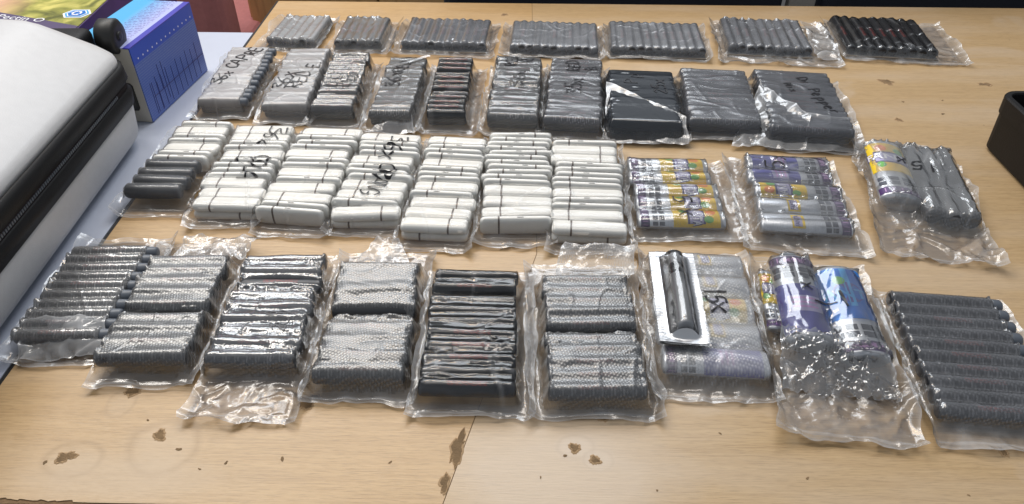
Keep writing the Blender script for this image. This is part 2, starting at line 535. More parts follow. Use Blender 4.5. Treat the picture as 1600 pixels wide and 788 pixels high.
WW, WH = 0.0108, 0.0051
def white_mesh(Ln):
    key = ('white', round(Ln, 4))
    if key not in _mc:
        h = Ln / 2
        prof = [(-h, .45), (-h + .0006, .7), (-h + .002, .86), (-h + .005, .97), (-h + .009, 1), (h - .009, 1), (h - .005, .97), (h - .002, .86), (h - .0006, .7), (h, .45)]
        V, F = lathe_x([(x, r * WW) for x, r in prof], segs=20, sq=WH / WW, power=3.0)
        _mc[key] = mesh('vape_stick', V, F, M['white_pen'])
        V, F = lathe_x([(-.0010, WW * .9), (-.0010, WW * 1.012), (.0010, WW * 1.012), (.0010, WW * .9)], segs=20, sq=WH / WW * 1.015, power=3.0)
        _mc[('band', key[1])] = mesh('band', V, F, M['pen_band'])
        bm = box_bm(-.0034, .0034, -.0005, .0005, -.0003, .0003)
        _mc[('slit', key[1])] = bm_mesh('light_slit', bm, M['slit'])
    return _mc[key], _mc[('band', key[1])], _mc[('slit', key[1])]

def curved_patch(V, F, MI, x0, x1, t0, t1, r, mi, nt=6, nx=1):
    """a patch of print on a barrel: angle 0 is the crown, positive towards +y"""
    b = len(V)
    for i in range(nx + 1):
        for k in range(nt + 1):
            t = t0 + (t1 - t0) * k / nt
            V.append((x0 + (x1 - x0) * i / nx, r * math.sin(t), r * math.cos(t)))
    for i in range(nx):
        for k in range(nt):
            a = b + i * (nt + 1) + k
            F.append((a, a + nt + 1, a + nt + 2, a + 1)); MI.append(mi)

def curved_disc(V, F, MI, cx, ct, rad, r, mi, n=14):
    b = len(V)
    V.append((cx, r * math.sin(ct), r * math.cos(ct)))
    for k in range(n):
        a = 2 * math.pi * k / n
        t = ct + rad * math.sin(a) / r
        V.append((cx + rad * math.cos(a), r * math.sin(t), r * math.cos(t)))
    for k in range(n):
        F.append((b, b + 1 + k, b + 1 + (k + 1) % n)); MI.append(mi)

def text_tris(s, size, bold=0.0):
    key = ('txt', s)
    if key not in _mc:
        cu = bpy.data.curves.new('lettering', 'FONT')
        cu.body = s
        cu.size = 1.0
        cu.align_x = 'CENTER'; cu.align_y = 'CENTER'
        cu.resolution_u = 2
        cu.offset = bold
        o = bpy.data.objects.new('lettering', cu)
        C.objects.link(o)
        bpy.context.view_layer.update()
        me = bpy.data.meshes.new_from_object(o)
        bm = bmesh.new(); bm.from_mesh(me)
        bmesh.ops.triangulate(bm, faces=bm.faces)
        # cut long triangles so that letters can bend round a barrel
        bmesh.ops.subdivide_edges(bm, edges=[e for e in bm.edges if e.calc_length() > 0.25], cuts=2, use_grid_fill=False)
        bmesh.ops.triangulate(bm, faces=bm.faces)
        bm.verts.index_update()
        _mc[key] = ([tuple(v.co) for v in bm.verts], [tuple(v.index for v in f.verts) for f in bm.faces])
        bm.free()
        bpy.data.objects.remove(o, do_unlink=True)
        bpy.data.curves.remove(cu)
        bpy.data.meshes.remove(me)
    return _mc[key]

def curved_text(V, F, MI, s, cx, ct, size, stretch, r, mi, flip):
    """lettering round the barrel; its up points to +x (flip False) or -x (flip True)"""
    tv, tf = text_tris(s, size, 0.02)
    b = len(V)
    for (a, c, _) in tv:
        a *= size * stretch; c *= size
        if flip:
            x, arc = cx - c, a
        else:
            x, arc = cx + c, -a
        t = ct + arc / r
        V.append((x, r * math.sin(t), r * math.cos(t)))
    for f in tf:
        F.append(tuple(b + i for i in f)); MI.append(mi)

PM = ['p_silver', 'p_yellow', 'p_purple', 'p_lav', 'p_indigo', 'p_blue', 'p_cyan', 'p_dark', 'p_letter', 'p_navyletter', 'p_green', 'p_orange', 'p_pinkline']
PI = {k: i for i, k in enumerate(PM)}
PSQ = 0.5
def printed_meshes(kind, D, Ln):
    """a silver sleeve and its print, purple end at -x"""
    key = ('print', kind, round(D, 4), round(Ln, 4))
    if key in _mc:
        return _mc[key]
    r = D / 2
    h = Ln / 2
    V, F = lathe_x([(-h, r * .7), (-h + .001, r * .93), (-h + .003, r), (h - .003, r), (h - .001, r * .9), (h, r * .6)], segs=24, sq=PSQ)
    body = mesh('printed_vape', V, F, M['p_silver'])
    V, F, MI = [], [], []
    rr = r + .00025
    W = 1.45
    P = lambda x0, x1, t0, t1, k, lift=0: curved_patch(V, F, MI, -h + x0 * Ln, -h + x1 * Ln, t0, t1, rr + lift, PI[k], nt=max(3, int(abs(t1 - t0) * 6)), nx=1)
    P(.03, .13, -W, W, 'p_purple')
    for j in range(6):
        t = -1.2 + j * .42
        P(.05, .11, t, t + .06, 'p_pinkline', .0001)
    for c in range(2):
        for j in range(4):
            t = -1.25 + j * .66
            P(.165 + c * .075, .225 + c * .075, t, t + .5, 'p_dark')
    e = .00012
    X = lambda f: -h + f * Ln
    if kind == 'yellow':
        P(.40, .93, -W, W, 'p_yellow')
        P(.56, .76, -.95, .95, 'p_navyletter', e)
        P(.585, .735, -.90, .90, 'p_lav', 2 * e)
        curved_text(V, F, MI, 'FANTA', X(.66), 0, Ln * .15, .62 * r / .011, rr + 3.2 * e, PI['p_navyletter'], False)
        curved_text(V, F, MI, 'FANTA', X(.664), 0.03, Ln * .135, .62 * r / .011, rr + 4.2 * e, PI['p_letter'], False)
        curved_disc(V, F, MI, X(.80), -.45, Ln * .055, rr + 2 * e, PI['p_green'])
        curved_disc(V, F, MI, X(.83), .45, Ln * .06, rr + 2 * e, PI['p_orange'])
        curved_disc(V, F, MI, X(.52), .65, Ln * .05, rr + 2 * e, PI['p_green'])
    elif kind == 'indigo':
        P(.38, .93, -W, W, 'p_indigo')
        P(.52, .70, -.7, .8, 'p_lav', e)
        for j in range(3):
            P(.54 + j * .05, .56 + j * .05, -.5, .6, 'p_pinkline', 2 * e)
    elif kind == 'blue':
        P(.36, .95, -W, W, 'p_blue')
        P(.50, .95, -.28, .02, 'p_cyan', e)
        curved_disc(V, F, MI, X(.66), -.1, Ln * .12, rr + 2 * e, PI['p_indigo'])
        curved_text(V, F, MI, 'FANTA', X(.64), 0, Ln * .15, .62 * r / .011, rr + 3 * e, PI['p_cyan'], False)
        curved_disc(V, F, MI, X(.80), .2, Ln * .05, rr + 2 * e, PI['p_green'])
    elif kind == 'silver':
        P(.52, .66, -.6, .9, 'p_yellow')
        P(.55, .64, -.4, .7, 'p_lav', e)
        curved_text(V, F, MI, 'FANTA', X(.60), 0.1, Ln * .07, .62 * r / .011, rr + 2.5 * e, PI['p_navyletter'], False)
    if kind in ('indigo', 'blue'):
        curved_text(V, F, MI, 'R&M', X(.08), 0, Ln * .07, 1.2, rr + 2 * e, PI['p_pinkline'], False)
    V = [(a, b, c * PSQ + .00012) for a, b, c in V]
    pr = mesh('label_print', V, F, [M[k] for k in PM], smooth=True, midx=MI)
    _mc[key] = (body, pr)
    return _mc[key]

# ------------------------------------------------------------------ film draped over what it holds
def drape(W, D, mg, obst, slope=1.7, step=0.0015, smooth=2, seed=1, top_wr=0.0004, end_wr=0.0015, fl_wr=0.004,
          close=2.0, bridge=0.0, axis='u', fin=.007, crease=.0009, slits=()):
    l, r, b, f = mg
    nx = max(20, int((W + l + r) / step)); ny = max(20, int((D + b + f) / step))
    u = np.linspace(-W / 2 - l, W / 2 + r, nx); v = np.linspace(-D / 2 - f, D / 2 + b, ny)
    U, Vv = np.meshgrid(u, v)
    O = np.zeros_like(U)
    inside_dev = np.zeros_like(U)
    for d in obst:
        c, s = math.cos(d['rz']), math.sin(d['rz'])
        a = (U - d['x']) * c + (Vv - d['y']) * s
        bb = -(U - d['x']) * s + (Vv - d['y']) * c
        q = np.clip(np.abs(bb) / d['hw'], 0, 1)
        e = np.clip(np.abs(a) / d['hl'], 0, 1)
        p = d.get('p', 2.0)
        zz = d['z'] + d['hh'] * (1 - q ** p) ** (1 / p) * (1 - 0.35 * e ** 24)
        inn = (np.abs(bb) < d['hw']) & (np.abs(a) < d['hl'])
        O = np.where(inn, np.maximum(O, zz), O)
        inside_dev = np.where(inn & (e < .93), 1, inside_dev)
    du, dv = u[1] - u[0], v[1] - v[0]
    hmax = O.max()
    def shifted(A, op, rm):
        B = A.copy()
        k = int(math.ceil(rm / min(du, dv)))
        for j in range(-k, k + 1):
            for i in range(-k, k + 1):
                if math.hypot(i * du, j * dv) > rm or (i == 0 and j == 0): continue
                ys, yd = slice(max(0, j), ny + min(0, j)), slice(max(0, -j), ny + min(0, -j))
                xs, xd = slice(max(0, i), nx + min(0, i)), slice(max(0, -i), nx + min(0, -i))
                B[yd, xd] = op(B[yd, xd], A[ys, xs])
        return B
    # taut film: it bridges the narrow part of every groove, then falls steeply at the sides
    O_raw = O
    if close > 0:
        O = shifted(shifted(O, np.maximum, close / 1000), np.minimum, close / 1000)
    rad = int(hmax / slope / min(du, dv)) + 1
    Z = O.copy()
    for j in range(-rad, rad + 1):
        for i in range(-rad, rad + 1):
            dist = math.hypot(i * du, j * dv) * slope
            if dist >= hmax or (i == 0 and j == 0):
                continue
            ys, yd = slice(max(0, j), ny + min(0, j)), slice(max(0, -j), ny + min(0, -j))
            xs, xd = slice(max(0, i), nx + min(0, i)), slice(max(0, -i), nx + min(0, -i))
            Z[yd, xd] = np.maximum(Z[yd, xd], O[ys, xs] - dist)
    def blur(A):
        B = np.pad(A, 1, mode='edge')
        return (B[:-2, 1:-1] + B[2:, 1:-1] + B[1:-1, :-2] + B[1:-1, 2:] + 2 * A) / 6
    if bridge > 0:
        T = Z.copy()
        for k in range(int(bridge)):
            T = np.maximum(blur(T), Z)
        Z = T
    for (v0, dep, wid_, bow) in slits:
        q = np.clip(np.abs(2 * U / W), 0, 1)
        Z = np.maximum(Z - dep * np.sqrt(1 - q ** 2) * np.exp(-((Vv - v0 - bow * q ** 2) / wid_) ** 2), np.minimum(Z, .002))
    O = np.minimum(O, Z)
    for k in range(smooth):
        Z = np.maximum(blur(Z), O)
    fl = np.clip(1 - Z / (0.35 * hmax), 0, 1)                       # 1 on the flange lying on the table
    top = np.clip((Z - 0.5 * hmax) / (0.3 * hmax), 0, 1)
    Z += 0.0010
    # wrinkles: stretched along the barrels, sharp at the ends, crumpled on the flange
    ang = 0 if axis == 'u' else math.pi / 2
    wr = np.abs(rot_noise(U, Vv, ang + 0.06, 0.06, 0.013, seed)) + 0.35 * np.abs(rot_noise(U, Vv, ang - 0.3, 0.035, 0.008, seed + 3))
    Z += top * wr * top_wr * 2.2
    ends = top * (1 - inside_dev)
    Z += (ends * 0.9 + (1 - top) * (1 - fl) * 0.8) * end_wr * np.clip(crumple(U, Vv, 0.016, seed + 20) - .35, 0, 1) * 2
    ed = np.minimum(np.minimum(U - u[0], u[-1] - U), np.minimum(Vv - v[0], v[-1] - Vv))
    edge = np.clip(1 - ed / 0.02, 0, 1)
    cr = crumple(U, Vv, 0.030, seed + 40)
    Z += fl * fl_wr * (np.clip(cr - .3, 0, 1) * 0.65 + edge * np.clip(rot_noise(U, Vv, 0, .03, .03, seed + 60) + .15, 0, 1) * 1.5)
    Z += fl * 0.0008
    dv_ = np.minimum(Vv - v[0], v[-1] - Vv)
    seal = np.exp(-((dv_ - .0055) / .0011) ** 2)
    Z -= fl * seal * .0006
    side = np.clip(1 - np.minimum(U - u[0], u[-1] - U) / 0.009, 0, 1)
    Z += fl * side * fin * (0.55 + 1.6 * np.clip(rot_noise(U, Vv, 0, .05, .035, seed + 90) + .2, 0, 1))
    line = np.zeros_like(Z)
    for k in range(3):
        n_ = rot_noise(U, Vv, 0.5 + 1.05 * k + seed * .7, 0.035, 0.07, seed + 101 + k)
        line = np.maximum(line, np.clip(1 - np.abs(n_) / 0.035, 0, 1) * np.clip(np.abs(rot_noise(U, Vv, .2, .05, .05, seed + 120 + k)) * 3.5 - .15, 0, 1))
    Z += (1 - fl) * line * crease
    # ragged outline
    wob = 0.006 * np.clip(1 - ed / 0.012, 0, 1)
    U2 = U + wob * rot_noise(U, Vv, .3, .018, .018, seed + 70)
    V2 = Vv + wob * rot_noise(U, Vv, .7, .018, .018, seed + 80)
    def zf(x, y):
        i = min(max((x - u[0]) / du, 0), nx - 1.001); j = min(max((y - v[0]) / dv, 0), ny - 1.001)
        i0, j0 = int(i), int(j)
        a, c = i - i0, j - j0
        return (Z[j0, i0] * (1 - a) + Z[j0, i0 + 1] * a) * (1 - c) + (Z[j0 + 1, i0] * (1 - a) + Z[j0 + 1, i0 + 1] * a) * c
    return dict(U=U2, V=V2, Z=Z, fl=fl, top=top, cr=cr, edge=edge, line=line, seal=seal, nx=nx, ny=ny, zf=zf, inside=inside_dev)

def film_object(name, g, parent, milk, fmilk, m):
    V = np.stack([g['U'], g['V'], g['Z']], -1).reshape(-1, 3)
    me = bpy.data.meshes.new(name)
    me.from_pydata(V.tolist(), [], grid_faces(g['nx'], g['ny']))
    me.materials.append(m)
    me.materials.append(film_mat(.19, 0.0, .85))
    fq = (g['fl'][:-1, :-1] + g['fl'][1:, 1:]) * .5 > .55
    me.polygons.foreach_set('material_index', fq.ravel().astype(np.int32))
    me.polygons.foreach_set('use_smooth', [True] * len(me.polygons))
    a = me.attributes.new('milk', 'FLOAT', 'POINT')
    mid = (1 - g['top']) * (1 - g['fl'])
    mk = milk * g['top'] + fmilk * g['fl'] * (0.36 + 0.6 * np.clip(g['cr'] - .35, 0, 1)) + mid * (milk + fmilk) * 0.16
    mk = mk + 0.16 * g['line'] * (1 - g['fl']) + g['seal'] * g['fl'] * .30
    mk = mk + 0.22 * np.clip((g['edge'] - .82) / .18, 0, 1) * g['fl']
    a.data.foreach_set('value', np.clip(mk, 0, 3).astype(np.float32).ravel())
    me.update()
    return link(name, me, parent)

def flap(parent, quad, amp, milk, seed, m, n=(34, 34), lift=0.0, name='bag_flap', cs=.028):
    """a loose fold of film: corners a,b,c,d in the parent's frame"""
    a, b, c, d = [np.array(q, float) for q in quad]
    s = np.linspace(0, 1, n[0]); t = np.linspace(0, 1, n[1])
    Sx, T = np.meshgrid(s, t)
    P = (a[None, None] * ((1 - Sx) * (1 - T))[..., None] + b[None, None] * (Sx * (1 - T))[..., None]
         + c[None, None] * (Sx * T)[..., None] + d[None, None] * ((1 - Sx) * T)[..., None])
    X, Y = P[..., 0], P[..., 1]
    cr = crumple(X, Y, cs, seed)
    P[..., 2] += amp * np.clip(cr - .25, 0, 1) * 1.6 + lift * np.sin(math.pi * Sx) * np.sin(math.pi * T)
    edge = np.clip(1 - np.minimum(np.minimum(Sx, 1 - Sx), np.minimum(T, 1 - T)) / .08, 0, 1)
    P[..., 0] += .005 * edge * rot_noise(X, Y, .2, .015, .015, seed + 5)
    P[..., 1] += .005 * edge * rot_noise(X, Y, .9, .015, .015, seed + 6)
    me = bpy.data.meshes.new(name)
    me.from_pydata(P.reshape(-1, 3).tolist(), [], grid_faces(n[0], n[1]))
    me.materials.append(m)
    me.polygons.foreach_set('use_smooth', [True] * len(me.polygons))
    at = me.attributes.new('milk', 'FLOAT', 'POINT')
    mk = milk * (0.5 + 0.9 * np.clip(cr - .3, 0, 1)) + .3 * np.clip((edge - .7) / .3, 0, 1)
    at.data.foreach_set('value', np.clip(mk, 0, 1).astype(np.float32).ravel())
    return link(name, me, parent)

# ================================================================== THE PLACE
fl = link('floor', mesh('floor', [(-4, -2, -.74), (4, -2, -.74), (4, 5, -.74), (-4, 5, -.74)], [(0, 1, 2, 3)], M['floor'], False))
tag(fl, kind='structure')

desk = thing('desk', 'worn oak laminate desk with chipped spots, carrying the rows of bags', 'desk', (0.3, .8, -.74))
dz = .74
def dk(x, y, z=0):                                                  # world to desk frame
    return (x - .3, y - .8, z + dz)
TX0, TX1, TY0, TY1 = -.455, 1.30, .3125, 1.3650
box('tabletop', M['board_core'], desk, TX0 - .3, TX1 - .3, TY0 - .803, TY1 - .8, dz - .028, dz - .0012, .0015)
def sheet(pts, m):
    V = [dk(x, y, -.0004) for x, y in pts]
    n = len(V)
    V += [dk(x, y, -.0011) for x, y in pts]
    F = [tuple(range(n))] + [(i, i + n, (i + 1) % n + n, (i + 1) % n) for i in range(n)]
    return link('laminate_sheet', mesh('laminate_sheet', V, F, m, False), desk)
rs = random.Random(4)
def ragged(x0, y0, x1, y1, n, a):
    return [(x0 + (x1 - x0) * t / n + rs.uniform(-a, a), y0 + (y1 - y0) * t / n + rs.uniform(-a, a)) for t in range(n + 1)]
front_l = [(TX0, .3160)] + ragged(-.44, .3160, -.335, .3128, 40, .0011) + [(-.32, .3120), (-.056, .3115)]
sheet(front_l + [(-.0372, .389), (.02, .62), (.02, TY1), (TX0, TY1)], M['wood_a'])
sheet([(-.0553, .3115), (TX1, .3090), (TX1, TY1), (.0207, TY1), (.0207, .62), (-.0365, .389)], M['wood_b'])
box('edge_strip', M['black_edge'], desk, TX0 - .3035, TX0 - .3002, TY0 - .80, TY1 - .8, dz - .028, dz - .0003)
for x in (TX0 + .06, TX1 - .06):
    for y in (TY0 + .06, TY1 - .06):
        box('leg', M['black_edge'], desk, x - .325, x - .275, y - .825, y - .775, 0, dz - .029, .003)

def chip_mesh(cx, cy, rx, ry, seed, n=22, rz=0.0):
    q = random.Random(seed)
    V = [dk(cx, cy, -.0001)]
    ph = [q.uniform(0, 6.28) for _ in range(5)]
    for i in range(n):
        a = 2 * math.pi * i / n
        k = 0.82 + (.09 * q.uniform(-1, 1) if n > 30 else 0) + 0.18 * math.sin(2 * a + ph[0]) + .16 * math.sin(3 * a + ph[1]) + .12 * math.sin(5 * a + ph[2]) + q.uniform(-.1, .1)
        x, y = rx * k * math.cos(a), ry * k * math.sin(a)
        c, s = math.cos(rz), math.sin(rz)
        V.append(dk(cx + x * c - y * s, cy + x * s + y * c, -.00005))
    F = [(0, 1 + i, 1 + (i + 1) % n) for i in range(n)]
    return V, F
def rimmed_chip(cx, cy, rx, ry, seed, rz):
    V, F = chip_mesh(cx, cy, rx, ry, seed, n=44, rz=rz)
    q = random.Random(seed + 500)
    n = 44
    o = Vector(V[0])
    for i in range(n):
        p = Vector(V[1 + i])
        d = (p - o); d.z = 0
        e = d.normalized() * q.uniform(.0003, .0011)
        V.append(tuple(p + e + Vector((0, 0, .00025))))          # the lifted edge of the torn print
    for i in range(n):
        p = Vector(V[1 + n + i]); d = (p - o); d.z = 0
        V.append(tuple(p + d.normalized() * .0012 - Vector((0, 0, .00055))))
    MI = [0] * len(F)
    for b0 in (1, 1 + n):
        for i in range(n):
            j = (i + 1) % n
            F.append((b0 + i, b0 + n + i, b0 + n + j, b0 + j)); MI.append(1)
    return V, F, MI
CH = [(-.3356, .4204, .0062, .0052, .7), (-.1789, .4126, .0095, .0072, .3), (-.3613, .3523, .0072, .0050, .1), (-.2942, .3748, .0050, .0050, 0),
      (-.0472, .3665, .0055, .0180, -.25), (-.0548, .3335, .0034, .0090, -.2), (.0729, .4026, .0058, .0075, 0), (.0482, .3682, .0046, .0036, 0),
      (.0641, .3568, .0044, .0030, 0), (-.0067, .6342, .0125, .0100, 0), (.131, .6126, .0052, .0140, -.2), (.126, .5611, .0030, .0080, 0),
      (.5604, 1.0492, .0120, .0085, 0), (.7089, 1.044, .0095, .0060, -.3), (.5319, .9296, .0040, .0050, 0), (.3971, .3706, .0022, .0048, 0),
      (-.0302, 1.3075, .0062, .0050, 0), (.4765, .7344, .0045, .0022, -.3), (.4645, .7143, .0060, .0030, .4)]
for i, (x, y, a, b, rz) in enumerate(CH):
    V, F, MI = rimmed_chip(x, y, a, b, 30 + i, rz)
    link('chip', mesh('chip', V, F, [M['chip'], M['torn_edge']], False, MI), desk)
V, F = [], []
for i, (x, y, s) in enumerate([(-.2733, .3612, .0022), (-.2309, .3491, .0016), (-.187, .3535, .0020), (.0401, .3606, .0018), (.6018, .9481, .0028), (.5599, .9842, .0026),
                               (-.25, .343, .0012), (-.10, .352, .0014), (.02, .34, .001), (.17, .385, .0012), (.23, .343, .0014), (-.375, .347, .002), (.35, .33, .001), (.62, .99, .002), (.66, .87, .002), (-.31, .39, .0012), (.11, .33, .001)]):
    v, f = chip_mesh(x, y, s * 1.3, s * .8, 90 + i, n=8, rz=i)
    b = len(V)
    V += v; F += [tuple(b + k for k in q) for q in f]
tag(link('worn_specks', mesh('worn_specks', V, F, M['chip'], False), desk), kind='stuff')

wt = thing('white_table', 'pale bluish white table under the suitcase beside the oak desk', 'table', (-.95, .5, -.74))
WZ = .74
def rot_poly(name, m, parent, pts, z0, z1):
    n = len(pts)
    V = [(x, y, z1) for x, y in pts] + [(x, y, z0) for x, y in pts]
    F = [tuple(range(n))] + [(i, i + n, (i + 1) % n + n, (i + 1) % n) for i in range(n)] + [tuple(range(2 * n - 1, n - 1, -1))]
    return link(name, mesh(name, V, F, m, False), parent)
rot_poly('tabletop', M['white_table'], wt, [(-.65, -.9), (.489, -.9), (.489, .718), (-.65, .722)], WZ - .03, WZ - .002)
for x in (-.58, .44):
    for y in (-.8, .66):
        box('leg', M['pale_post'], wt, x - .02, x + .02, y - .02, y + .02, 0, WZ - .03, .003)

# ---- what stands behind the desk
cb = thing('wooden_cupboard', 'brown wooden cupboard front behind the far left corner of the desk', 'cupboard', (-.50, 1.95, -.74))
box('carcass', M['panel'], cb, -.235, .33, -.0, .45, 0, 1.1, .004)
box('door', M['panel'], cb, -.225, .118, -.018, -.001, .06, 1.08, .003)
box('door', M['panel'], cb, .124, .32, -.018, -.001, .06, 1.08, .003)
ch = thing('upholstered_chair', 'rose red upholstered chair behind the white table', 'chair', (-.93, 1.72, -.74))
box('backrest', M['pink'], ch, -.28, .235, -.05, .07, .38, 1.08, .04, 4)
box('seat', M['pink'], ch, -.28, .235, .08, .50, .36, .48, .03, 3)
for x in (-.24, .2):
    for y in (0.0, .45):
        box('leg', M['black_edge'], ch, x - .018, x + .018, y - .018, y + .018, 0, .375, .003)
for i, (x0, x1, lab) in enumerate(((-.16, .535, 'dark navy padded seat back behind the middle of the desk'), (.605, 1.55, 'black padded seat back behind the right of the desk'))):
    s = thing('padded_seat', lab, 'chair', ((x0 + x1) / 2, 1.52, -.74), group='dark seats behind the desk')
    hw_ = (x1 - x0) / 2
    box('backrest', M['navy'], s, -hw_, hw_, -.04, .05, .40, 1.0, .03, 3)
    box('seat', M['navy'], s, -hw_, hw_, .06, .50, .36, .46, .03, 3)
    for x in (-hw_ + .05, hw_ - .05):
        box('leg', M['black_edge'], s, x - .018, x + .018, .2, .24, 0, .37, .003)
        box('leg', M['black_edge'], s, x - .018, x + .018, -.02, .02, 0, .41, .003)
pp = thing('pale_post', 'narrow pale post between the two dark seats', 'post', (.57, 1.50, -.74))
box('shaft', M['pale_post'], pp, -.027, .027, -.012, .012, 0.012, 1.1, .003)
box('foot', M['pale_post'], pp, -.06, .06, -.05, .05, 0, .012, .003)

# ---- suitcase
sc = thing('suitcase', 'white hard shell suitcase with black zip band lying on the white table', 'suitcase', (-.463, .168, -.002), R(2.6))
def rr_loop(x0, x1, y0, y1, rad, z, n=7):
    pts = []
    for cx, cy, a0 in ((x1 - rad, y1 - rad, 0), (x0 + rad, y1 - rad, 90), (x0 + rad, y0 + rad, 180), (x1 - rad, y0 + rad, 270)):
        for k in range(n + 1):
            a = R(a0 + 90 * k / n)
            pts.append((cx + rad * math.cos(a), cy + rad * math.sin(a), z))
    return pts
def shell(name, m, parent, rows, x0, x1, y0, y1, rad, cap=(True, True), iy=1.0):
    V, F = [], []
    n = None
    for z, ins in rows:
        lp = rr_loop(x0 + ins, x1 - ins, y0 + ins * iy, y1 - ins * iy, max(.012, rad - ins * .25), z)
        n = len(lp)
        V += lp
    for i in range(len(rows) - 1):
        for k in range(n):
            F.append((i * n + k, i * n + (k + 1) % n, (i + 1) * n + (k + 1) % n, (i + 1) * n + k))
    if cap[0]: F.append(tuple(range(n))[::-1])
    if cap[1]: F.append(tuple(range((len(rows) - 1) * n, len(rows) * n)))
    return link(name, mesh(name, V, F, m, True), parent)
SX0, SX1, SY0, SY1 = -.42, 0.0, 0.0, .700
shell('bottom_shell', M['case_white'], sc, [(.006, .03), (.007, .016), (.012, .007), (.02, .003), (.055, 0), (.060, .001)], SX0, SX1, SY0, SY1, .032)
shell('zip_band', M['case_black'], sc, [(.060, .002), (.060, -.0025), (.076, -.004), (.078, -.0015), (.080, -.0015)], SX0, SX1, SY0, SY1, .032)
shell('zip_tape', M['zip'], sc, [(.080, -.0008), (.088, -.0008)], SX0, SX1, SY0, SY1, .032)
shell('zip_band', M['case_black'], sc, [(.088, -.0015), (.090, -.0015), (.092, -.004), (.110, -.0025), (.110, .002)], SX0, SX1, SY0, SY1, .032)
shell('top_shell', M['case_white'], sc, [(.110, .001), (.116, .001), (.121, .003), (.125, .008), (.131, .016), (.155, .056), (.163, .070), (.169, .084), (.173, .104), (.1745, .13)], SX0, SX1, SY0, SY1, .032, iy=.3)
bm = bmesh.new()
for k in range(150):
    y_ = .045 + k * .004
    box_bm(.0002, .0016, y_, y_ + .0022, .0822, .0858, bm=bm)
tag(link('zip_teeth', bm_mesh('zip_teeth', bm, M['pen_cap']), sc), kind='stuff')
for x_ in (-.165, -.180):
    box('shell_rib', M['case_white'], sc, x_ - .002, x_ + .002, .06, .62, .1740, .1751, .0004)
def wheel(x, zc):
    h = link('wheel_housing', bm_mesh('wheel_housing', box_bm(x - .075, x + .02, SY1 - .03, SY1 + .035, zc - .02, zc + .016, .009, 3), M['case_black'], True), sc)
    V, F = lathe_x([(-.012, .012), (-.012, .019), (-.009, .0225), (.009, .0225), (.012, .019), (.012, .012)], segs=24)
    o = link('wheel', mesh('wheel', V, F, M['rubber']), sc, (x + .033, SY1 + .045, zc - .002))
    V, F = lathe_x([(-.0135, .003), (-.0135, .006), (.0135, .006), (.0135, .003)], segs=12)
    link('hub', mesh('hub', V, F, M['rubber']), o)
wheel(-.068, .122)
wheel(-.30, .122)
wheel(-.068, .040)

# ---- blue carton
def carton_mat():
    m, nt, p, out = mat('blue_carton_print')
    tc = N(nt, 'ShaderNodeTexCoord')
    sep = N(nt, 'ShaderNodeSeparateXYZ')
    L(nt, tc.outputs['Object'], sep.inputs[0])
    x, y, z = sep.outputs
    mp = N(nt, 'ShaderNodeMapping'); mp.inputs['Scale'].default_value = (500, 900, 900)
    L(nt, tc.outputs['Object'], mp.inputs['Vector'])
    nz = N(nt, 'ShaderNodeTexNoise', Scale=1.0, Detail=1.0)
    L(nt, mp.outputs['Vector'], nz.inputs['Vector'])
    rows = math_n(nt, 'GREATER_THAN', math_n(nt, 'SINE', math_n(nt, 'MULTIPLY', z, 1900.0)), -0.1)
    fine = math_n(nt, 'MULTIPLY', math_n(nt, 'GREATER_THAN', nz.outputs['Fac'], 0.47), rows)
    low = math_n(nt, 'LESS_THAN', z, 0.084)
    c = mixc(nt, math_n(nt, 'MULTIPLY', math_n(nt, 'MULTIPLY', fine, low), 0.30), (0.022, 0.075, 0.50), (0.50, 0.54, 0.62))
    c = mixc(nt, math_n(nt, 'MULTIPLY', low, 0.5), c, (0.11, 0.17, 0.36))
    L(nt, c, p.inputs['Base Color'])
    p.inputs['Roughness'].default_value = 0.35
    return m
def carton_top_mat():
    m, nt, p, out = mat('cyan_carton_print')
    tc = N(nt, 'ShaderNodeTexCoord')
    sep = N(nt, 'ShaderNodeSeparateXYZ')
    L(nt, tc.outputs['Object'], sep.inputs[0])
    x, y, z = sep.outputs
    mp = N(nt, 'ShaderNodeMapping'); mp.inputs['Scale'].default_value = (330, 330, 1)
    L(nt, tc.outputs['Object'], mp.inputs['Vector'])
    nz = N(nt, 'ShaderNodeTexNoise', Scale=1.0, Detail=1.0)
    L(nt, mp.outputs['Vector'], nz.inputs['Vector'])
    rows = math_n(nt, 'GREATER_THAN', math_n(nt, 'SINE', math_n(nt, 'MULTIPLY', y, 1100.0)), 0.0)
    ind = math_n(nt, 'MULTIPLY', math_n(nt, 'LESS_THAN', x, -0.016), math_n(nt, 'GREATER_THAN', x, -0.052))
    f = math_n(nt, 'MULTIPLY', math_n(nt, 'MULTIPLY', math_n(nt, 'GREATER_THAN', nz.outputs['Fac'], 0.46), rows), ind)
    mr = N(nt, 'ShaderNodeMapRange')
    mr.inputs['From Min'].default_value = -.02; mr.inputs['From Max'].default_value = -.06
    L(nt, x, mr.inputs['Value'])
    c = mixc(nt, mr.outputs['Result'], (0.42, 0.47, 0.78), (0.08, 0.40, 0.72))
    c = mixc(nt, math_n(nt, 'MULTIPLY', f, 0.75), c, (0.10, 0.08, 0.30))
    edge = math_n(nt, 'GREATER_THAN', x, -0.009)
    c = mixc(nt, edge, c, (0.06, 0.06, 0.42))
    L(nt, c, p.inputs['Base Color'])
    p.inputs['Roughness'].default_value = 0.3
    return m
bc = thing('blue_carton', 'blue printed carton with white dots and text standing behind the suitcase', 'box', (-.507, .900, -.002), R(-6.5))
M['carton'] = carton_mat(); M['carton_top'] = carton_top_mat()
M['cream'] = plain('cream_card', (0.62, 0.58, 0.50), 0.7, bump=.2)
box('side_panel', M['carton'], bc, -.0012, 0, 0, .168, .001, .1065)
box('top_panel', M['carton_top'], bc, -.085, 0, .0, .168, .1067, .1080)
box('end_panel', M['cream'], bc, -.085, -.0014, 0, .0012, .001, .1064)
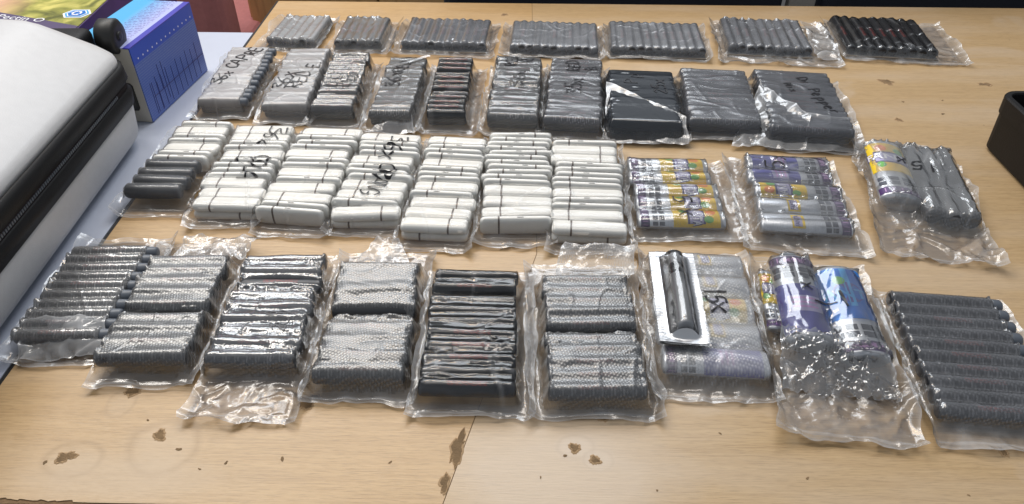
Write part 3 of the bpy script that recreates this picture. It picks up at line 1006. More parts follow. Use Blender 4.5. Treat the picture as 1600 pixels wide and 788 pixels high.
box('end_panel', M['cream'], bc, -.085, -.0014, .1668, .168, .001, .1064)
box('side_panel', M['carton'], bc, -.0862, -.085, 0, .168, .001, .1064)
box('bottom_panel', M['cream'], bc, -.085, -.0014, .0014, .1666, .001, .0022)
V, F = [], []
for k in range(13):
    b = len(V)
    y0 = .012 + k * .0122
    V.append((.0003, y0, .0895))
    for a in range(8):
        V.append((.0003, y0 + .0013 * math.cos(a * .785), .0895 + .0013 * math.sin(a * .785)))
    F += [(b, b + 1 + a, b + 1 + (a + 1) % 8) for a in range(8)]
tag(link('printed_dots', mesh('printed_dots', V, F, M['p_letter'], False), bc), kind='stuff')
bm = bmesh.new()
for (yy, z0, z1) in ((.055, .012, .066), (.045, .030, .066), (.034, .006, .045), (.022, .006, .05)):
    box_bm(.0001, .0004, yy, yy + .0005, z0, z1, bm=bm)
for k in range(10):
    box_bm(.0001, .0004, .018 + k * .0145, .0184 + k * .0145, .005, .050 + .004 * (k % 2), bm=bm)
box_bm(.0001, .0004, .02, .166, .0295, .0301, bm=bm)
tag(link('printed_rules', bm_mesh('printed_rules', bm, M['p_navyletter']), bc), kind='stuff')

# ---- green picture package
def picture_mat():
    m, nt, p, out = mat('picture_print')
    tc = N(nt, 'ShaderNodeTexCoord')
    sep = N(nt, 'ShaderNodeSeparateXYZ')
    L(nt, tc.outputs['Object'], sep.inputs[0])
    x, y, z = sep.outputs
    nz = N(nt, 'ShaderNodeTexNoise', Scale=22.0, Detail=5.0, Distortion=0.8)
    L(nt, tc.outputs['Object'], nz.inputs['Vector'])
    cr = N(nt, 'ShaderNodeValToRGB')
    e = cr.color_ramp.elements
    e[0].position = .36; e[0].color = (0.10, 0.11, 0.02, 1)
    e[1].position = .66; e[1].color = (0.62, 0.56, 0.16, 1)
    n = cr.color_ramp.elements.new(.5); n.color = (0.30, 0.30, 0.06, 1)
    L(nt, nz.outputs['Fac'], cr.inputs[0])
    mr = N(nt, 'ShaderNodeMapRange')
    mr.inputs['From Min'].default_value = -.10; mr.inputs['From Max'].default_value = -.17
    L(nt, x, mr.inputs['Value'])
    c = mixc(nt, mr.outputs['Result'], cr.outputs[0], (0.72, 0.40, 0.28))
    wob = math_n(nt, 'MULTIPLY_ADD', x, -0.41, 0.0125)
    band = math_n(nt, 'LESS_THAN', y, wob)
    c = mixc(nt, band, c, (0.085, 0.065, 0.14))
    L(nt, c, p.inputs['Base Color'])
    p.inputs['Roughness'].default_value = 0.3
    return m
M['picture'] = picture_mat()
gp = thing('picture_carton', 'printed carton with green and pink picture lying behind the suitcase', 'box', (-.60, .957, -.002), R(3))
box('body', M['p_purple'], gp, -.36, -.005, .0, .36, .001, .1075, .001)
box('top_print', M['picture'], gp, -.359, -.006, .001, .359, .1078, .1086)
def flat_text(s, size, stretch, x, y, z, m, parent, rz=0.0, name='lettering'):
    tv, tf = text_tris(s, size)
    c, q = math.cos(rz), math.sin(rz)
    V = [(x + (a * size * stretch) * c - b * size * q, y + (a * size * stretch) * q + b * size * c, z) for a, b, _ in tv]
    return link(name, mesh(name, V, tf, m, False), parent)
flat_text('o Pectin O', .019, 1.1, -.105, .046, .1091, M['p_letter'], gp, R(-14))
# recycling style badge: lozenge, ring and arrow
def ngon(parent, name, pts, z, m):
    return link(name, mesh(name, [(x, y, z) for x, y in pts], [tuple(range(len(pts)))], m, False), parent)
bx_, by_ = -.026, .060
for s, mm, dzz in ((1.0, 'p_letter', .1089), (.86, 'p_cyan', .1091), (.72, 'p_letter', .1093), (.64, 'p_blue', .1095)):
    ngon(gp, 'badge', [(bx_ + s * a, by_ + s * b) for a, b in ((-.020, 0), (-.012, -.015), (.012, -.015), (.020, 0), (.012, .015), (-.012, .015))], dzz, M[mm])
V, F = [], []
for k in range(3):
    a0 = R(90 + 120 * k)
    b = len(V)
    for t in range(6):
        a = a0 + R(80) * t / 5
        for r_ in (.0045, .0072):
            V.append((bx_ + r_ * math.cos(a), by_ + r_ * math.sin(a), .1098))
    F += [(b + 2 * t, b + 2 * t + 1, b + 2 * t + 3, b + 2 * t + 2) for t in range(5)]
    a = a0 + R(80)
    V += [(bx_ + .003 * math.cos(a), by_ + .003 * math.sin(a), .1098), (bx_ + .0088 * math.cos(a), by_ + .0088 * math.sin(a), .1098), (bx_ + .006 * math.cos(a + .6), by_ + .006 * math.sin(a + .6), .1098)]
    F.append((b + 12, b + 13, b + 14))
link('badge_arrow', mesh('badge_arrow', V, F, M['p_letter'], False), gp)

# ---- black tray at the right
tr = thing('plastic_tray', 'open black plastic tray at the right edge of the desk', 'tray', (.613, .62, 0), 0)
def frustum_wall(name, quad_o, quad_i, m):
    V = list(quad_o) + list(quad_i)
    F = [(0, 1, 2, 3), (7, 6, 5, 4)] + [(i, i + 4, (i + 1) % 4 + 4, (i + 1) % 4) for i in range(4)]
    bm = bmesh.new()
    vs = [bm.verts.new(v) for v in V]
    for f in F: bm.faces.new([vs[i] for i in f])
    bmesh.ops.recalc_face_normals(bm, faces=bm.faces)
    return link(name, bm_mesh(name, bm, m), tr)
TW, TD = .20, .246
def bowl(rows, rad, m, name):
    V, F = [], []
    for z, ins in rows:
        lp = rr_loop(ins, TW - ins, ins, TD - ins, max(.004, rad - ins), z, 5)
        n = len(lp); V += lp
    for i in range(len(rows) - 1):
        for k in range(n):
            F.append((i * n + k, i * n + (k + 1) % n, (i + 1) * n + (k + 1) % n, (i + 1) * n + k))
    F.append(tuple(range((len(rows) - 1) * n, len(rows) * n)))
    F.append(tuple(range(n))[::-1])
    return link(name, mesh(name, V, F, m, False), tr)
bowl([(.0, .006), (.004, .002), (.052, .0), (.053, -.002), (.074, -.003), (.076, -.0015), (.076, .004), (.074, .005), (.006, .009)], .018, M['tray'], 'body')
box('divider', M['tray'], tr, .012, TW - .012, .13, .134, .0062, .05, .001)

# ================================================================== THE BAGS
GROUP = 'sealed bags of vapes laid out in rows on the desk'
VINYL = {}
def pack(name, label, cx, cy, rz, W, D, devs, *, mg=(8, 8, 8, 8), milk=.2, fmilk=.5, rough=.16, emboss=0.0, gloss=1.0, slope=3.6,
         smooth=2, bridge=0, close=2.5, fine=.12, fin=.007, crease=.0009, slits=(), top_wr=.0004, end_wr=.0015, fl_wr=.004, axis='u', seed=1, texts=(), shade_slab=False, step=.0015, tint=(.86, .87, .89)):
    t = thing(name, label, 'bag', (cx, cy, 0), R(rz), GROUP)
    q = random.Random(seed)
    for d in devs:
        if d['kind'] == 'tube':
            o = link('vape_pen', tube_mesh(d['D'], d['L'], d['m']), t, (d['x'], d['y'], d['z']), (0, 0, d['rz'] + (math.pi if d.get('flip') else 0)))
            if d.get('cap'):
                link('mouthpiece', cap_mesh(d['D']), o, (-d['L'] / 2 - .0045, 0, 0))
        elif d['kind'] == 'white':
            b, bd, sl = white_mesh(d['L'])
            o = link('vape_stick', b, t, (d['x'], d['y'], d['z']), (d['roll'], 0, d['rz'] + (math.pi if d['flip'] else 0)))
            link('band', bd, o, (d['L'] / 2 - .021, 0, 0))
            if d['roll']:
                link('light_slit', sl, o, (q.uniform(-.006, .012), WW * (1 if math.sin(d['roll']) > 0 else -1), 0), (R(90), 0, 0))
            else:
                link('light_slit', sl, o, (d['L'] / 2 - .03, WW * .8, WH * .55), (R(-45), 0, 0))
        elif d['kind'] == 'print':
            b, pr = printed_meshes(d['m'], d['D'], d['L'])
            o = link('printed_vape', b, t, (d['x'], d['y'], d['z']), (d.get('roll', 0), 0, d['rz'] + (math.pi if d.get('flip') else 0)))
            link('label_print', pr, o)
    if shade_slab:
        box('card_base', M['card'], t, -W / 2 + .002, W / 2 - .002, -D / 2 + .002, D / 2 - .002, .0012, .0040)  # slab that puts the shadow and table reflection under the pens into colour
    g = drape(W, D, tuple(x / 1000 for x in mg), [d for d in devs if not d.get('low')], slope=slope, smooth=smooth, seed=seed, bridge=bridge,
              top_wr=top_wr, end_wr=end_wr, fl_wr=fl_wr, axis=axis, step=step, close=close, fin=fin, crease=crease, slits=slits)
    film_object('bag_film', g, t, milk, fmilk, film_mat(rough, emboss, gloss, tint, fine))
    for i, a in enumerate(texts):
        s, u, v, size, dr = a[:5]
        kw = a[5] if len(a) > 5 else {}
        write(s, g['zf'], t, u * W / 2, v * D / 2, size, dr, seed=seed * 7 + i, **kw)
    return t, g

def tubes(n, W, D, h, axis='u', m='pen', L_=None, seed=0, groups=None, gap=.006, low=True, jit=1.0, shift=0.0, cap=False, flip=True):
    """a sheet of n barrels side by side, in groups parted by a slit, over a second sheet"""
    q = random.Random(seed + 99)
    out = []
    span = D if axis == 'u' else W
    groups = groups or [n]
    n = sum(groups)
    P = (span - gap * (len(groups) - 1)) / n
    Ln = L_ or ((W if axis == 'u' else D) - .006)
    pos = -span / 2 + P / 2
    pp = []
    for gi, gn in enumerate(groups):
        for k in range(gn):
            pp.append((pos, gi, k, gn))
            pos += P
        pos += gap
    for i, (p, gi, k, gn) in enumerate(pp):
        dzv = -0.0016 * (1 if (k == gn - 1 and gi < len(groups) - 1) or (k == 0 and gi > 0) else 0)
        z = h - P / 2 + q.uniform(-.0005, .0005) * jit + dzv
        rz = R(q.uniform(-.7, .7)) * jit
        s = shift + q.uniform(-.0015, .0015) * jit
        mm = m if isinstance(m, str) else m[i % len(m)]
        q.random()
        d = dict(kind='tube', D=P, L=Ln, m=mm, z=z, hl=Ln / 2, hw=P / 2, hh=P / 2, flip=flip, cap=cap)
        if axis == 'u': d.update(x=s, y=p, rz=rz)
        else: d.update(x=p, y=s, rz=rz + math.pi / 2)
        out.append(d)
        if low and k < gn - 1 or (low and gi == 0 and k == 0):
            e = dict(d); e['low'] = True; e['z'] = P / 2 + .001; e['cap'] = False
            if axis == 'u': e['y'] = p + P / 2 if k < gn - 1 else p
            else: e['x'] = p + P / 2 if k < gn - 1 else p
            if P / 2 + .001 + P * .6 < z:
                out.append(e)
    return out

def whites(rows, W, D, seed=0, L_=None):
    """rows from the far side to the near side: 'f' flat or 'e' on edge, then l / r for the side of the band"""
    q = random.Random(seed + 5)
    Ln = L_ or W - .004
    wid = {'f': 2 * WW * .95, 'e': 2 * WH * 1.05}
    rows = list(rows)
    while sum(wid[r[0]] for r in rows) + wid['e'] * .7 < D:
        rows.insert(q.randrange(1, max(2, len(rows) - 3)), 'e' + q.choice('lrl'))
    tot = sum(wid[r[0]] for r in rows)
    sc_ = D / tot
    out = []
    y = D / 2
    for r in rows:
        wd = wid[r[0]] * sc_
        yc = y - wd / 2
        y -= wd
        flip = r[1] == 'l'
        s = q.uniform(-.0035, .0035)
        rz = R(q.uniform(-2.0, 2.0))
        if len(r) > 2: rz += R(float(r[2:]))
        if r[0] == 'f':
            z = .0156 + q.uniform(-.0006, .0006)
            out.append(dict(kind='white', L=Ln, x=s, y=yc, z=z, rz=rz, roll=0.0, flip=flip, hl=Ln / 2, hw=WW, hh=WH, p=3.0))
            out.append(dict(kind='white', L=Ln, x=s * .5, y=yc, z=WH + .0006, rz=rz * .5, roll=0.0, flip=not flip, hl=Ln / 2, hw=WW, hh=WH, p=3.0, low=True))
        else:
            out.append(dict(kind='white', L=Ln, x=s, y=yc, z=WW + .0012 + q.uniform(0, .0008), rz=rz, roll=R(90 if not flip else -90), flip=flip, hl=Ln / 2, hw=WH, hh=WW, p=3.0))
    return out

def prints(kinds, D_, Ln, x0, y0, pitch, z, axis='u', flip=None, seed=0, low=False):
    q = random.Random(seed)
    out = []
    for i, k in enumerate(kinds):
        d = dict(kind='print', m=k, D=D_, L=Ln, z=z + q.uniform(-.0004, .0004), hl=Ln / 2, hw=D_ / 2, hh=D_ / 2 * PSQ, flip=(flip[i] if flip else False), roll=q.uniform(-.12, .12))
        if axis == 'u': d.update(x=x0 + q.uniform(-.002, .002), y=y0 - i * pitch, rz=R(q.uniform(-1, 1)))
        else: d.update(x=x0 + i * pitch, y=y0 + q.uniform(-.002, .002), rz=math.pi / 2 + R(q.uniform(-1, 1)))
        if low: d['low'] = True
        out.append(d)
    return out

# ---- back row: flat bags, barrels pointing away
H1 = .018
def row1(i, label, cx, cy, rz, W, D, n, m='pen', **kw):
    kw.setdefault('seed', 100 + i)
    return pack('vape_bag', label, cx, cy, rz, W, D, tubes(n, W - .004, D - .010, H1, 'v', m, seed=100 + i, low=False, jit=.8), axis='v', shade_slab=True, step=.0018, **kw)
row1(1, 'hazy bag of grey vape pens at far left corner of the desk', -.373, 1.198, -4, .084, .118, 6, milk=.42, fmilk=.4, rough=.25, mg=(14, 8, 12, 16), end_wr=.003)
row1(2, 'crinkled small bag of grey vape pens, second from left in back row', -.265, 1.193, -1, .081, .118, 6, milk=.25, fmilk=.4, rough=.15, mg=(8, 18, 8, 14), end_wr=.003, top_wr=.001)
row1(3, 'bag of ten ridged grey vape pens, third from left in back row', -.123, 1.190, -3, .143, .118, 10, milk=0.42, fmilk=.35, emboss=.25, tint=(.50,.52,.57), mg=(12, 14, 8, 16), end_wr=.0022)
row1(4, 'flat embossed bag of vape pens in the middle of back row', .056, 1.180, -3, .148, .120, 11, milk=0.42, fmilk=.4, emboss=.4, rough=.25, tint=(.50,.52,.57), mg=(14, 8, 5, 6), bridge=6, end_wr=.0008)
row1(5, 'flat embossed bag of vape pens, right of the middle in back row', .224, 1.180, -3, .157, .124, 11, milk=0.42, fmilk=.4, emboss=.4, rough=.25, tint=(.50,.52,.57), mg=(8, 8, 5, 6), bridge=6, end_wr=.0008)
row1(6, 'bag of vape pens with wide clear sleeve, second from right in back row', .408, 1.194, -5, .138, .135, 9, milk=0.42, fmilk=.5, emboss=.25, rough=.2, tint=(.50,.52,.57), mg=(16, 42, 8, 26), end_wr=.003, fl_wr=.006)
row1(7, 'bag of nine black vape pens at the right end of back row', .606, 1.200, -6, .146, .148, 9, m='pen_black', milk=.02, fmilk=.4, rough=.1, mg=(14, 46, 6, 12), end_wr=.0016)

# ---- second row: thick bags with marker writing
H2 = .027
def row2(i, label, cx, cy, rz, W, D, groups, m='pen', h=H2, **kw):
    kw.setdefault('seed', 200 + i)
    return pack('vape_bag', label, cx, cy, rz, W, D, tubes(0, W, D - .006, h, 'u', m, seed=200 + i, groups=groups, L_=kw.pop('L_', W - .008), gap=kw.pop('gap', .004), cap=kw.pop('cap', False), shift=kw.pop('shift', 0), jit=kw.pop('jit', 1.0)), **kw)
TK = dict(wd=.0013)
row2(1, 'cloudy bag marked 36x CAPRE, leftmost of the second row', -.414, 1.003, 2.5, .074, .186, [4, 9], milk=.46, fmilk=.4, rough=.38, close=6, tint=(.70,.675,.68), mg=(12, 8, 6, 10), bridge=8, top_wr=.0006, L_=.058, shift=-.004, cap=True,
     texts=[('36x', -.52, -.18, .017, (.45, 1), TK), ('CAPRE', -.10, .52, .020, (.42, 1), TK)])
row2(2, 'cloudy bag marked 36x RED E, second from left in its row', -.325, .996, 2, .070, .196, [4, 9], milk=.40, fmilk=.4, rough=.36, close=5, tint=(.66,.64,.645), mg=(8, 8, 6, 10), bridge=8, top_wr=.0008,
     texts=[('36x', -.45, -.18, .022, (.25, 1), TK), ('RED E.', .32, .05, .020, (.22, 1), TK)])
row2(3, 'embossed bag marked 36x RED B, third from left in its row', -.254, .986, 1, .067, .186, [3, 9], milk=0.35, fmilk=.4, rough=.16, emboss=.45, tint=(.27,.27,.275), mg=(6, 7, 6, 12), end_wr=.003, top_wr=.0008, L_=.056, shift=-.004,
     texts=[('36x', -.45, .02, .017, (.1, 1), dict(wd=.0011, spread=1.2)), ('RED B', .30, .20, .018, (.15, 1), dict(wd=.0011, spread=1.5))])
row2(4, 'dull grey bag marked 36x RED, fourth from left in its row', -.173, .972, -1, .064, .184, [13], milk=0.5, fmilk=.5, rough=.24, emboss=.2, close=6, tint=(.30,.30,.305), gloss=0.75, mg=(9, 10, 6, 14), bridge=5, top_wr=.0006,
     texts=[('36x', -.30, .12, .022, 'up', dict(wd=.0017)), ('RED B', .0, .72, .017, (.2, 1), dict(wd=.0015))])
row2(5, 'glossy clear bag of black vape pens with gold glints and no writing', -.095, .974, -1, .068, .184, [5, 4, 3], m='pen_black', milk=.0, fmilk=.4, rough=.14, gloss=.55, close=1.5, mg=(8, 8, 4, 14), end_wr=.0024, top_wr=.0006, L_=.052, shift=-.004, gap=.006)
row2(6, 'silvery wrinkled bag marked 36x RED R in the second row', -.006, .972, -3, .076, .196, [6, 6], milk=0.4, fmilk=.5, rough=.16, emboss=.3, close=5, tint=(.36,.365,.375), gloss=0.75, mg=(7, 7, 5, 10), end_wr=.004, top_wr=.0014, bridge=3,
     texts=[('36x', .05, .22, .018, 'up', dict(wd=.0015, spread=1.2)), ('RED', -.28, .78, .017, 'up', dict(wd=.0017)), ('R', .40, .78, .017, 'up', dict(wd=.0015))])
row2(7, 'grey mesh bag marked 35x RED B in the second row', .078, .966, -5, .084, .200, [13], milk=0.5, fmilk=.4, rough=.18, emboss=.4, close=8, tint=(.27,.275,.30), gloss=0.75, mg=(6, 8, 5, 8), bridge=14, top_wr=.0006,
     texts=[('35x', -.02, .02, .022, 'up', dict(wd=.0018)), ('RED', -.10, .66, .017, 'up', dict(wd=.0015)), ('B.', .50, .66, .017, 'up', dict(wd=.0014))])
row2(8, 'smooth navy bag with hazy fold across its near corner', .172, .944, -3.5, .102, .168, [11], m='pen_navy', milk=1.6, fmilk=.5, rough=0.17, gloss=0.75, close=9, tint=(.034,.041,.052), crease=0.0002, smooth=8, mg=(5, 9, 26, 12), bridge=70, top_wr=0.0001, end_wr=.001,
     texts=[('25x', .45, .32, .019, 'up', dict(wd=.0013)), ('1 P', -.25, .30, .017, 'up', dict(wd=.0011)), ('P', -.05, .68, .016, 'up', dict(wd=.0011))])
row2(9, 'flat dark mesh bag without writing, second from right in its row', .280, .950, -5, .102, .166, [11], milk=0.55, fmilk=.4, rough=.2, emboss=.4, close=8, tint=(.24,.25,.28), gloss=0.75, mg=(6, 7, 8, 10), bridge=24, top_wr=.0006, end_wr=.0012)
row2(10, 'wide dark bag with a two line handwritten flavour at right end of second row', .392, .938, -6, .114, .184, [12], milk=0.55, fmilk=.5, rough=.2, emboss=.35, close=8, tint=(.20,.21,.24), gloss=0.75, mg=(7, 16, 8, 14), bridge=24, top_wr=0.0002,
     texts=[('Dr Pepper', .42, .12, .016, (.28, -1), dict(wd=.0012)), ('Mix', -.15, .32, .012, (.25, -1), dict(wd=.0011))])

# ---- third row: white sticks and printed sleeves
def row3(i, label, cx, cy, rz, W, D, rows, **kw):
    kw.setdefault('seed', 300 + i)
    extra = kw.pop('extra', [])
    D2 = kw.pop('D2', D - .004); y0 = kw.pop('y0', 0.0)
    ds = whites(rows, kw.pop('L_', W + .004), D2, seed=300 + i)
    for d in ds: d['y'] += y0
    kw.setdefault('top_wr', .0003)
    return pack('vape_bag', label, cx, cy, rz, W, D, ds + extra, milk=kw.pop('milk', .07), fmilk=.38, gloss=.34, rough=kw.pop('rough', .16), end_wr=.002, slope=3.6, smooth=1, close=1.2, fine=.05, crease=.0005, **kw)
dk_ = tubes(0, .062, .070, .026, 'u', 'navy_pen', seed=7, groups=[4], L_=.064, low=True, jit=1.2)
for d in dk_: d['y'] -= .050; d['x'] -= .004
row3(1, 'bag with white sticks behind and dark navy ones in front, beside suitcase', -.416, .780, -1, .068, .172, ['er', 'fl', 'er', 'fr', 'er', 'el'], D2=.095, y0=.036, extra=dk_, mg=(14, 6, 6, 22), milk=.12)
row3(2, 'bag of white sticks marked 36x and COLA, second from left', -.333, .764, 0, .075, .190, ['fl', 'fl', 'el', 'el', 'fl', 'el', 'el', 'el', 'fl', 'fl', 'fl'], mg=(7, 8, 10, 18), milk=.14,
     texts=[('36x', .42, .64, .024, (-.25, -1), dict(wd=.0013)), ('COLA', .42, -.12, .021, (-.22, -1), dict(wd=.0015, spread=.8)), ('C.', -.12, -.06, .022, (-.3, -1), dict(wd=.0013))])
row3(3, 'bag of unmarked white sticks between the COLA and ORANGE bags', -.250, .756, -2, .078, .196, ['fr', 'el', 'el', 'fr', 'er', 'er', 'fr', 'er', 'fr', 'fl-2', 'el-3', 'el-4'], mg=(6, 8, 10, 20))
row3(4, 'bag of white sticks marked 36 and ORANGE', -.168, .748, -4, .077, .186, ['fl', 'el', 'el', 'fl', 'el', 'er', 'el', 'fl', 'fl', 'el', 'fr9'], mg=(5, 6, 6, 14), milk=.10,
     texts=[('36x', .22, .56, .024, (-.12, -1), dict(wd=.0014)), ('ORANG', .15, -.22, .021, (-.22, -1), dict(wd=.0013, spread=.75))])
row3(5, 'bag of white sticks just right of the ORANGE bag', -.086, .734, -3.5, .074, .200, ['fl', 'el', 'el', 'fl', 'er', 'er', 'el', 'fl', 'el', 'fr', 'fr', 'fr'], mg=(7, 7, 10, 18))
row3(6, 'sixth bag from the left among the white sticks, behind a brown desk chip', -.002, .746, -1, .080, .198, ['er', 'el', 'er', 'el', 'er', 'el', 'er', 'el', 'el', 'el', 'fl', 'fl', 'fl4', 'el5'], mg=(7, 7, 10, 20))
row3(7, 'bag of unmarked white sticks right beside the yellow printed bag', .081, .730, -2, .082, .196, ['el', 'fr', 'fr', 'el', 'el', 'el', 'el', 'fl', 'el', 'el', 'fl', 'fl'], mg=(7, 9, 10, 18))
ds = prints(['yellow'] * 5, .0275, .098, 0, .056, .0278, .0115, seed=3)
pack('vape_bag', 'bag of yellow printed vapes marked 5x, beside the white sticks', .183, .724, -1, .104, .144, ds, close=4, mg=(8, 20, 8, 12), milk=0.07, fmilk=.45, rough=.12, emboss=0.18, bridge=10, top_wr=.0012, end_wr=.002, seed=308,
     texts=[('5', .10, -.38, .022, 'down', dict(wd=.0013)), ('x', .10, -.72, .022, 'down', dict(wd=.0011))])
ds = prints(['indigo', 'indigo', 'yellow', 'silver', 'silver'], .030, .100, 0, .062, .031, .0130, flip=[True] * 5, seed=5)
pack('vape_bag', 'bag of mixed lilac and yellow printed vapes marked 15x', .324, .722, -5, .106, .160, ds, mg=(20, 12, 8, 22), milk=0.1, fmilk=.45, rough=.09, gloss=1.3, emboss=.12, bridge=8, top_wr=.002, end_wr=.004, seed=309,
     texts=[('15x', -.25, .62, .022, 'up', dict(wd=.0012, spread=.9))])
ds = prints(['yellow'], .048, .125, -.027, .012, .03, .0150, axis='v', seed=8)
t2 = tubes(0, .060, .150, .024, 'v', 'pen', seed=12, groups=[3], L_=.150, low=True)
for d in t2: d['x'] += .024
pack('vape_bag', 'tilted bag with one yellow printed vape and grey ones marked 15x', .477, .748, -11, .102, .170, ds + t2, mg=(12, 12, 12, 55), milk=.18, fmilk=.4, rough=.13, emboss=.25, gloss=1.3, close=6, bridge=10, top_wr=.0015, end_wr=.004, fl_wr=.011, seed=310, axis='v',
     texts=[('15x', -.05, .25, .018, (-1, .1), dict(wd=.0013, spread=1.3))])

# ---- front row
H4 = .0235
def row4(i, label, cx, cy, rz, W, D, groups, m='pen', h=H4, **kw):
    kw.setdefault('seed', 400 + i)
    return pack('vape_bag', label, cx, cy, rz, W, D, tubes(0, W, D - .006, h, 'u', m, seed=400 + i, groups=groups, L_=kw.pop('L_', W - .008), gap=kw.pop('gap', .005), cap=kw.pop('cap', False), shift=kw.pop('shift', 0), jit=kw.pop('jit', 1.0)), **kw)
row4(1, 'flat bag of ten ridged dark vape pens nearest the suitcase', -.420, .536, 2.5, .094, .142, [10], h=.0185, milk=0.36, fmilk=.35, rough=.2, gloss=1.4, emboss=.35, L_=.078, shift=-.005, tint=(.52,.52,.53), close=1.5, mg=(6, 8, 26, 18), end_wr=.0045, cap=True, jit=.4)
row4(2, 'silvery embossed bag parted by a dark slit, second from left in front', -.332, .511, 2.0, .086, .152, [4, 5], milk=0.32, fmilk=.35, rough=.3, emboss=0.35, gloss=1.2, tint=(.24,.245,.255), close=4.5, slits=[(-.010, .012, .0022, .004)], mg=(6, 6, 40, 14), end_wr=.0045, top_wr=.0009, bridge=3, L_=0.08, shift=-0.001)
row4(3, 'shiny creased bag with faint writing, third from left in front', -.234, .511, .8, .088, .154, [6, 3], milk=0.42, fmilk=.30, rough=.14, emboss=.2, gloss=1.3, tint=(.22,.225,.24), close=4.0, slits=[(.036, .011, .0025, -.004)], mg=(5, 6, 10, 48), end_wr=.005, top_wr=.0016, L_=0.081, shift=-0.001, fl_wr=.008,
     texts=[('2UV', .35, -.30, .013, (.1, 1), dict(wd=.0007, m='marker_faint')), ('10', .05, -.25, .013, (.1, 1), dict(wd=.0007, m='marker_faint'))])
row4(4, 'silvery mesh bag with warm glints and a wide slit across it', -.137, .499, .8, .088, .160, [4, 4], milk=.35, fmilk=.35, rough=.3, emboss=0.42, gloss=1.25, close=8, tint=(.22,.222,.225), slits=[(.006, .014, .0035, -.002)], mg=(6, 6, 34, 12), end_wr=.003, top_wr=.0012, bridge=14, gap=.010,
     texts=[('HI', .15, .30, .012, (.1, 1), dict(wd=.0006, m='marker_faint'))] if False else ())
row4(5, 'clear glossy bag of black vape pens in the middle of front row', -.041, .487, -.6, .090, .164, [8, 2], m='pen_black', milk=.0, fmilk=.45, rough=.14, gloss=0.6, close=4.5, slits=[(.046, .010, .002, .001)], mg=(6, 14, 14, 12), end_wr=.003, top_wr=0.001, L_=0.083, shift=-0.001)
row4(6, 'silvery mesh bag parted in two, right of the glossy black one', .068, .483, 1.2, .092, .160, [5, 5], milk=0.34, fmilk=.35, rough=.3, emboss=0.4, gloss=1.2, tint=(.22,.225,.24), close=4.0, slits=[(.0005, .013, .0022, .003)], mg=(14, 12, 34, 10), end_wr=.003, top_wr=.0008, bridge=4)
ds = prints(['silver', 'silver', 'yellow', 'silver', 'indigo'], .030, .094, .0, .068, .034, .0125, seed=15, flip=[False] * 5)
t7, g7 = pack('vape_bag', 'hazy embossed bag of printed vapes under the silver sachet, marked 15x', .179, .520, -3, .100, .178, ds, close=6, mg=(8, 8, 8, 16), milk=0.36, fmilk=.40, rough=.2, emboss=0.4, bridge=20, top_wr=.0008, end_wr=.0012, seed=407,
     texts=[('15x', .28, .10, .021, 'down', dict(wd=.0012, spread=.75))])
ds = prints(['indigo'], .043, .122, -.018, .014, .04, .0165, axis='v', flip=[True], seed=21) + prints(['blue'], .043, .122, .026, .004, .04, .0165, axis='v', seed=22)
dy = prints(['yellow'], .017, .085, -.043, .018, .04, .0095, axis='v', seed=23)
pack('vape_bag', 'bag with an indigo and a blue printed vape and crinkled near end', .290, .514, -6.5, .096, .160, ds + dy, mg=(12, 14, 10, 62), milk=.06, fmilk=.30, rough=.10, gloss=1.0, bridge=4, top_wr=.0016, end_wr=.006, fl_wr=.009, seed=408, axis='v',
     texts=[('x', -.30, .32, .016, 'up', dict(wd=.0011)), ('1', .0, .08, .022, (0, 1), dict(wd=.0012)), ('1', .42, .10, .022, (1, .1), dict(wd=.0015))])
row4(9, 'flat bag of ten dark ridged vape pens at the right edge', .413, .468, -5, .112, .160, [10], h=.0185, m='pen_black', milk=0.36, fmilk=.4, rough=.16, emboss=.4, L_=.096, shift=-.006, tint=(.27,.275,.30), close=1.5, gloss=1.3, mg=(10, 8, 6, 20), end_wr=.003, cap=True, jit=.4)

# ---- loose folds of film that stand away from their bags, and one strip of painted glare
F1 = film_mat(.18, 0.0, 1.0); F2 = film_mat(.18, .2, 1.0)
def bag_named(s):
    return [o for o in C.objects if o.parent is None and s in str(o.get('label', ''))][0]
b = bag_named('smooth navy'); flap(b, [(-.050, -.092, .004), (.056, -.094, .004), (.054, -.062, .0275), (-.052, .030, .0285)], .003, .55, 3, F2)
b = bag_named('two line handwritten'); flap(b, [(-.105, -.105, .003), (-.010, -.104, .004), (.000, -.060, .0310), (-.054, .030, .0305)], .004, .42, 5, F1)
b = bag_named('two line handwritten'); flap(b, [(-.010, -.104, .004), (.056, -.100, .004), (.056, -.055, .0300), (-.004, -.052, .0300)], .0015, .25, 6, F1)
b = bag_named('36x RED, fourth'); flap(b, [(-.026, .050, .0290), (-.020, .044, .0290), (.034, .084, .0300), (.030, .088, .0310)], .0008, .35, 8, F2, n=(14, 20))  # milky strip laid on as the white glare across this bag
b = bag_named('36x RED, fourth'); flap(b, [(-.030, -.108, .002), (.034, -.104, .003), (.030, -.082, .018), (-.010, -.084, .016)], .003, .35, 9, F1, n=(24, 20))
b = bag_named('nearest the suitcase'); flap(b, [(-.036, -.086, .003), (.044, -.080, .004), (.034, -.046, .0200), (-.040, -.046, .0200)], .005, .45, 10, F1)
b = bag_named('right edge'); flap(b, [(-.020, -.090, .004), (.030, -.086, .006), (.012, -.066, .0210), (-.014, -.048, .0215)], .001, .35, 12, F1, n=(20, 20))
b = bag_named('right edge'); flap(b, [(-.062, -.104, .001), (-.030, -.110, .002), (-.026, -.074, .014), (-.056, -.070, .012)], .003, .4, 13, F1, n=(20, 20))
b = bag_named('wide slit'); flap(b, [(-.030, .084, .010), (.026, .084, .010), (.010, .118, .016), (-.010, .120, .018)], .006, .45, 14, F1, n=(24, 24))
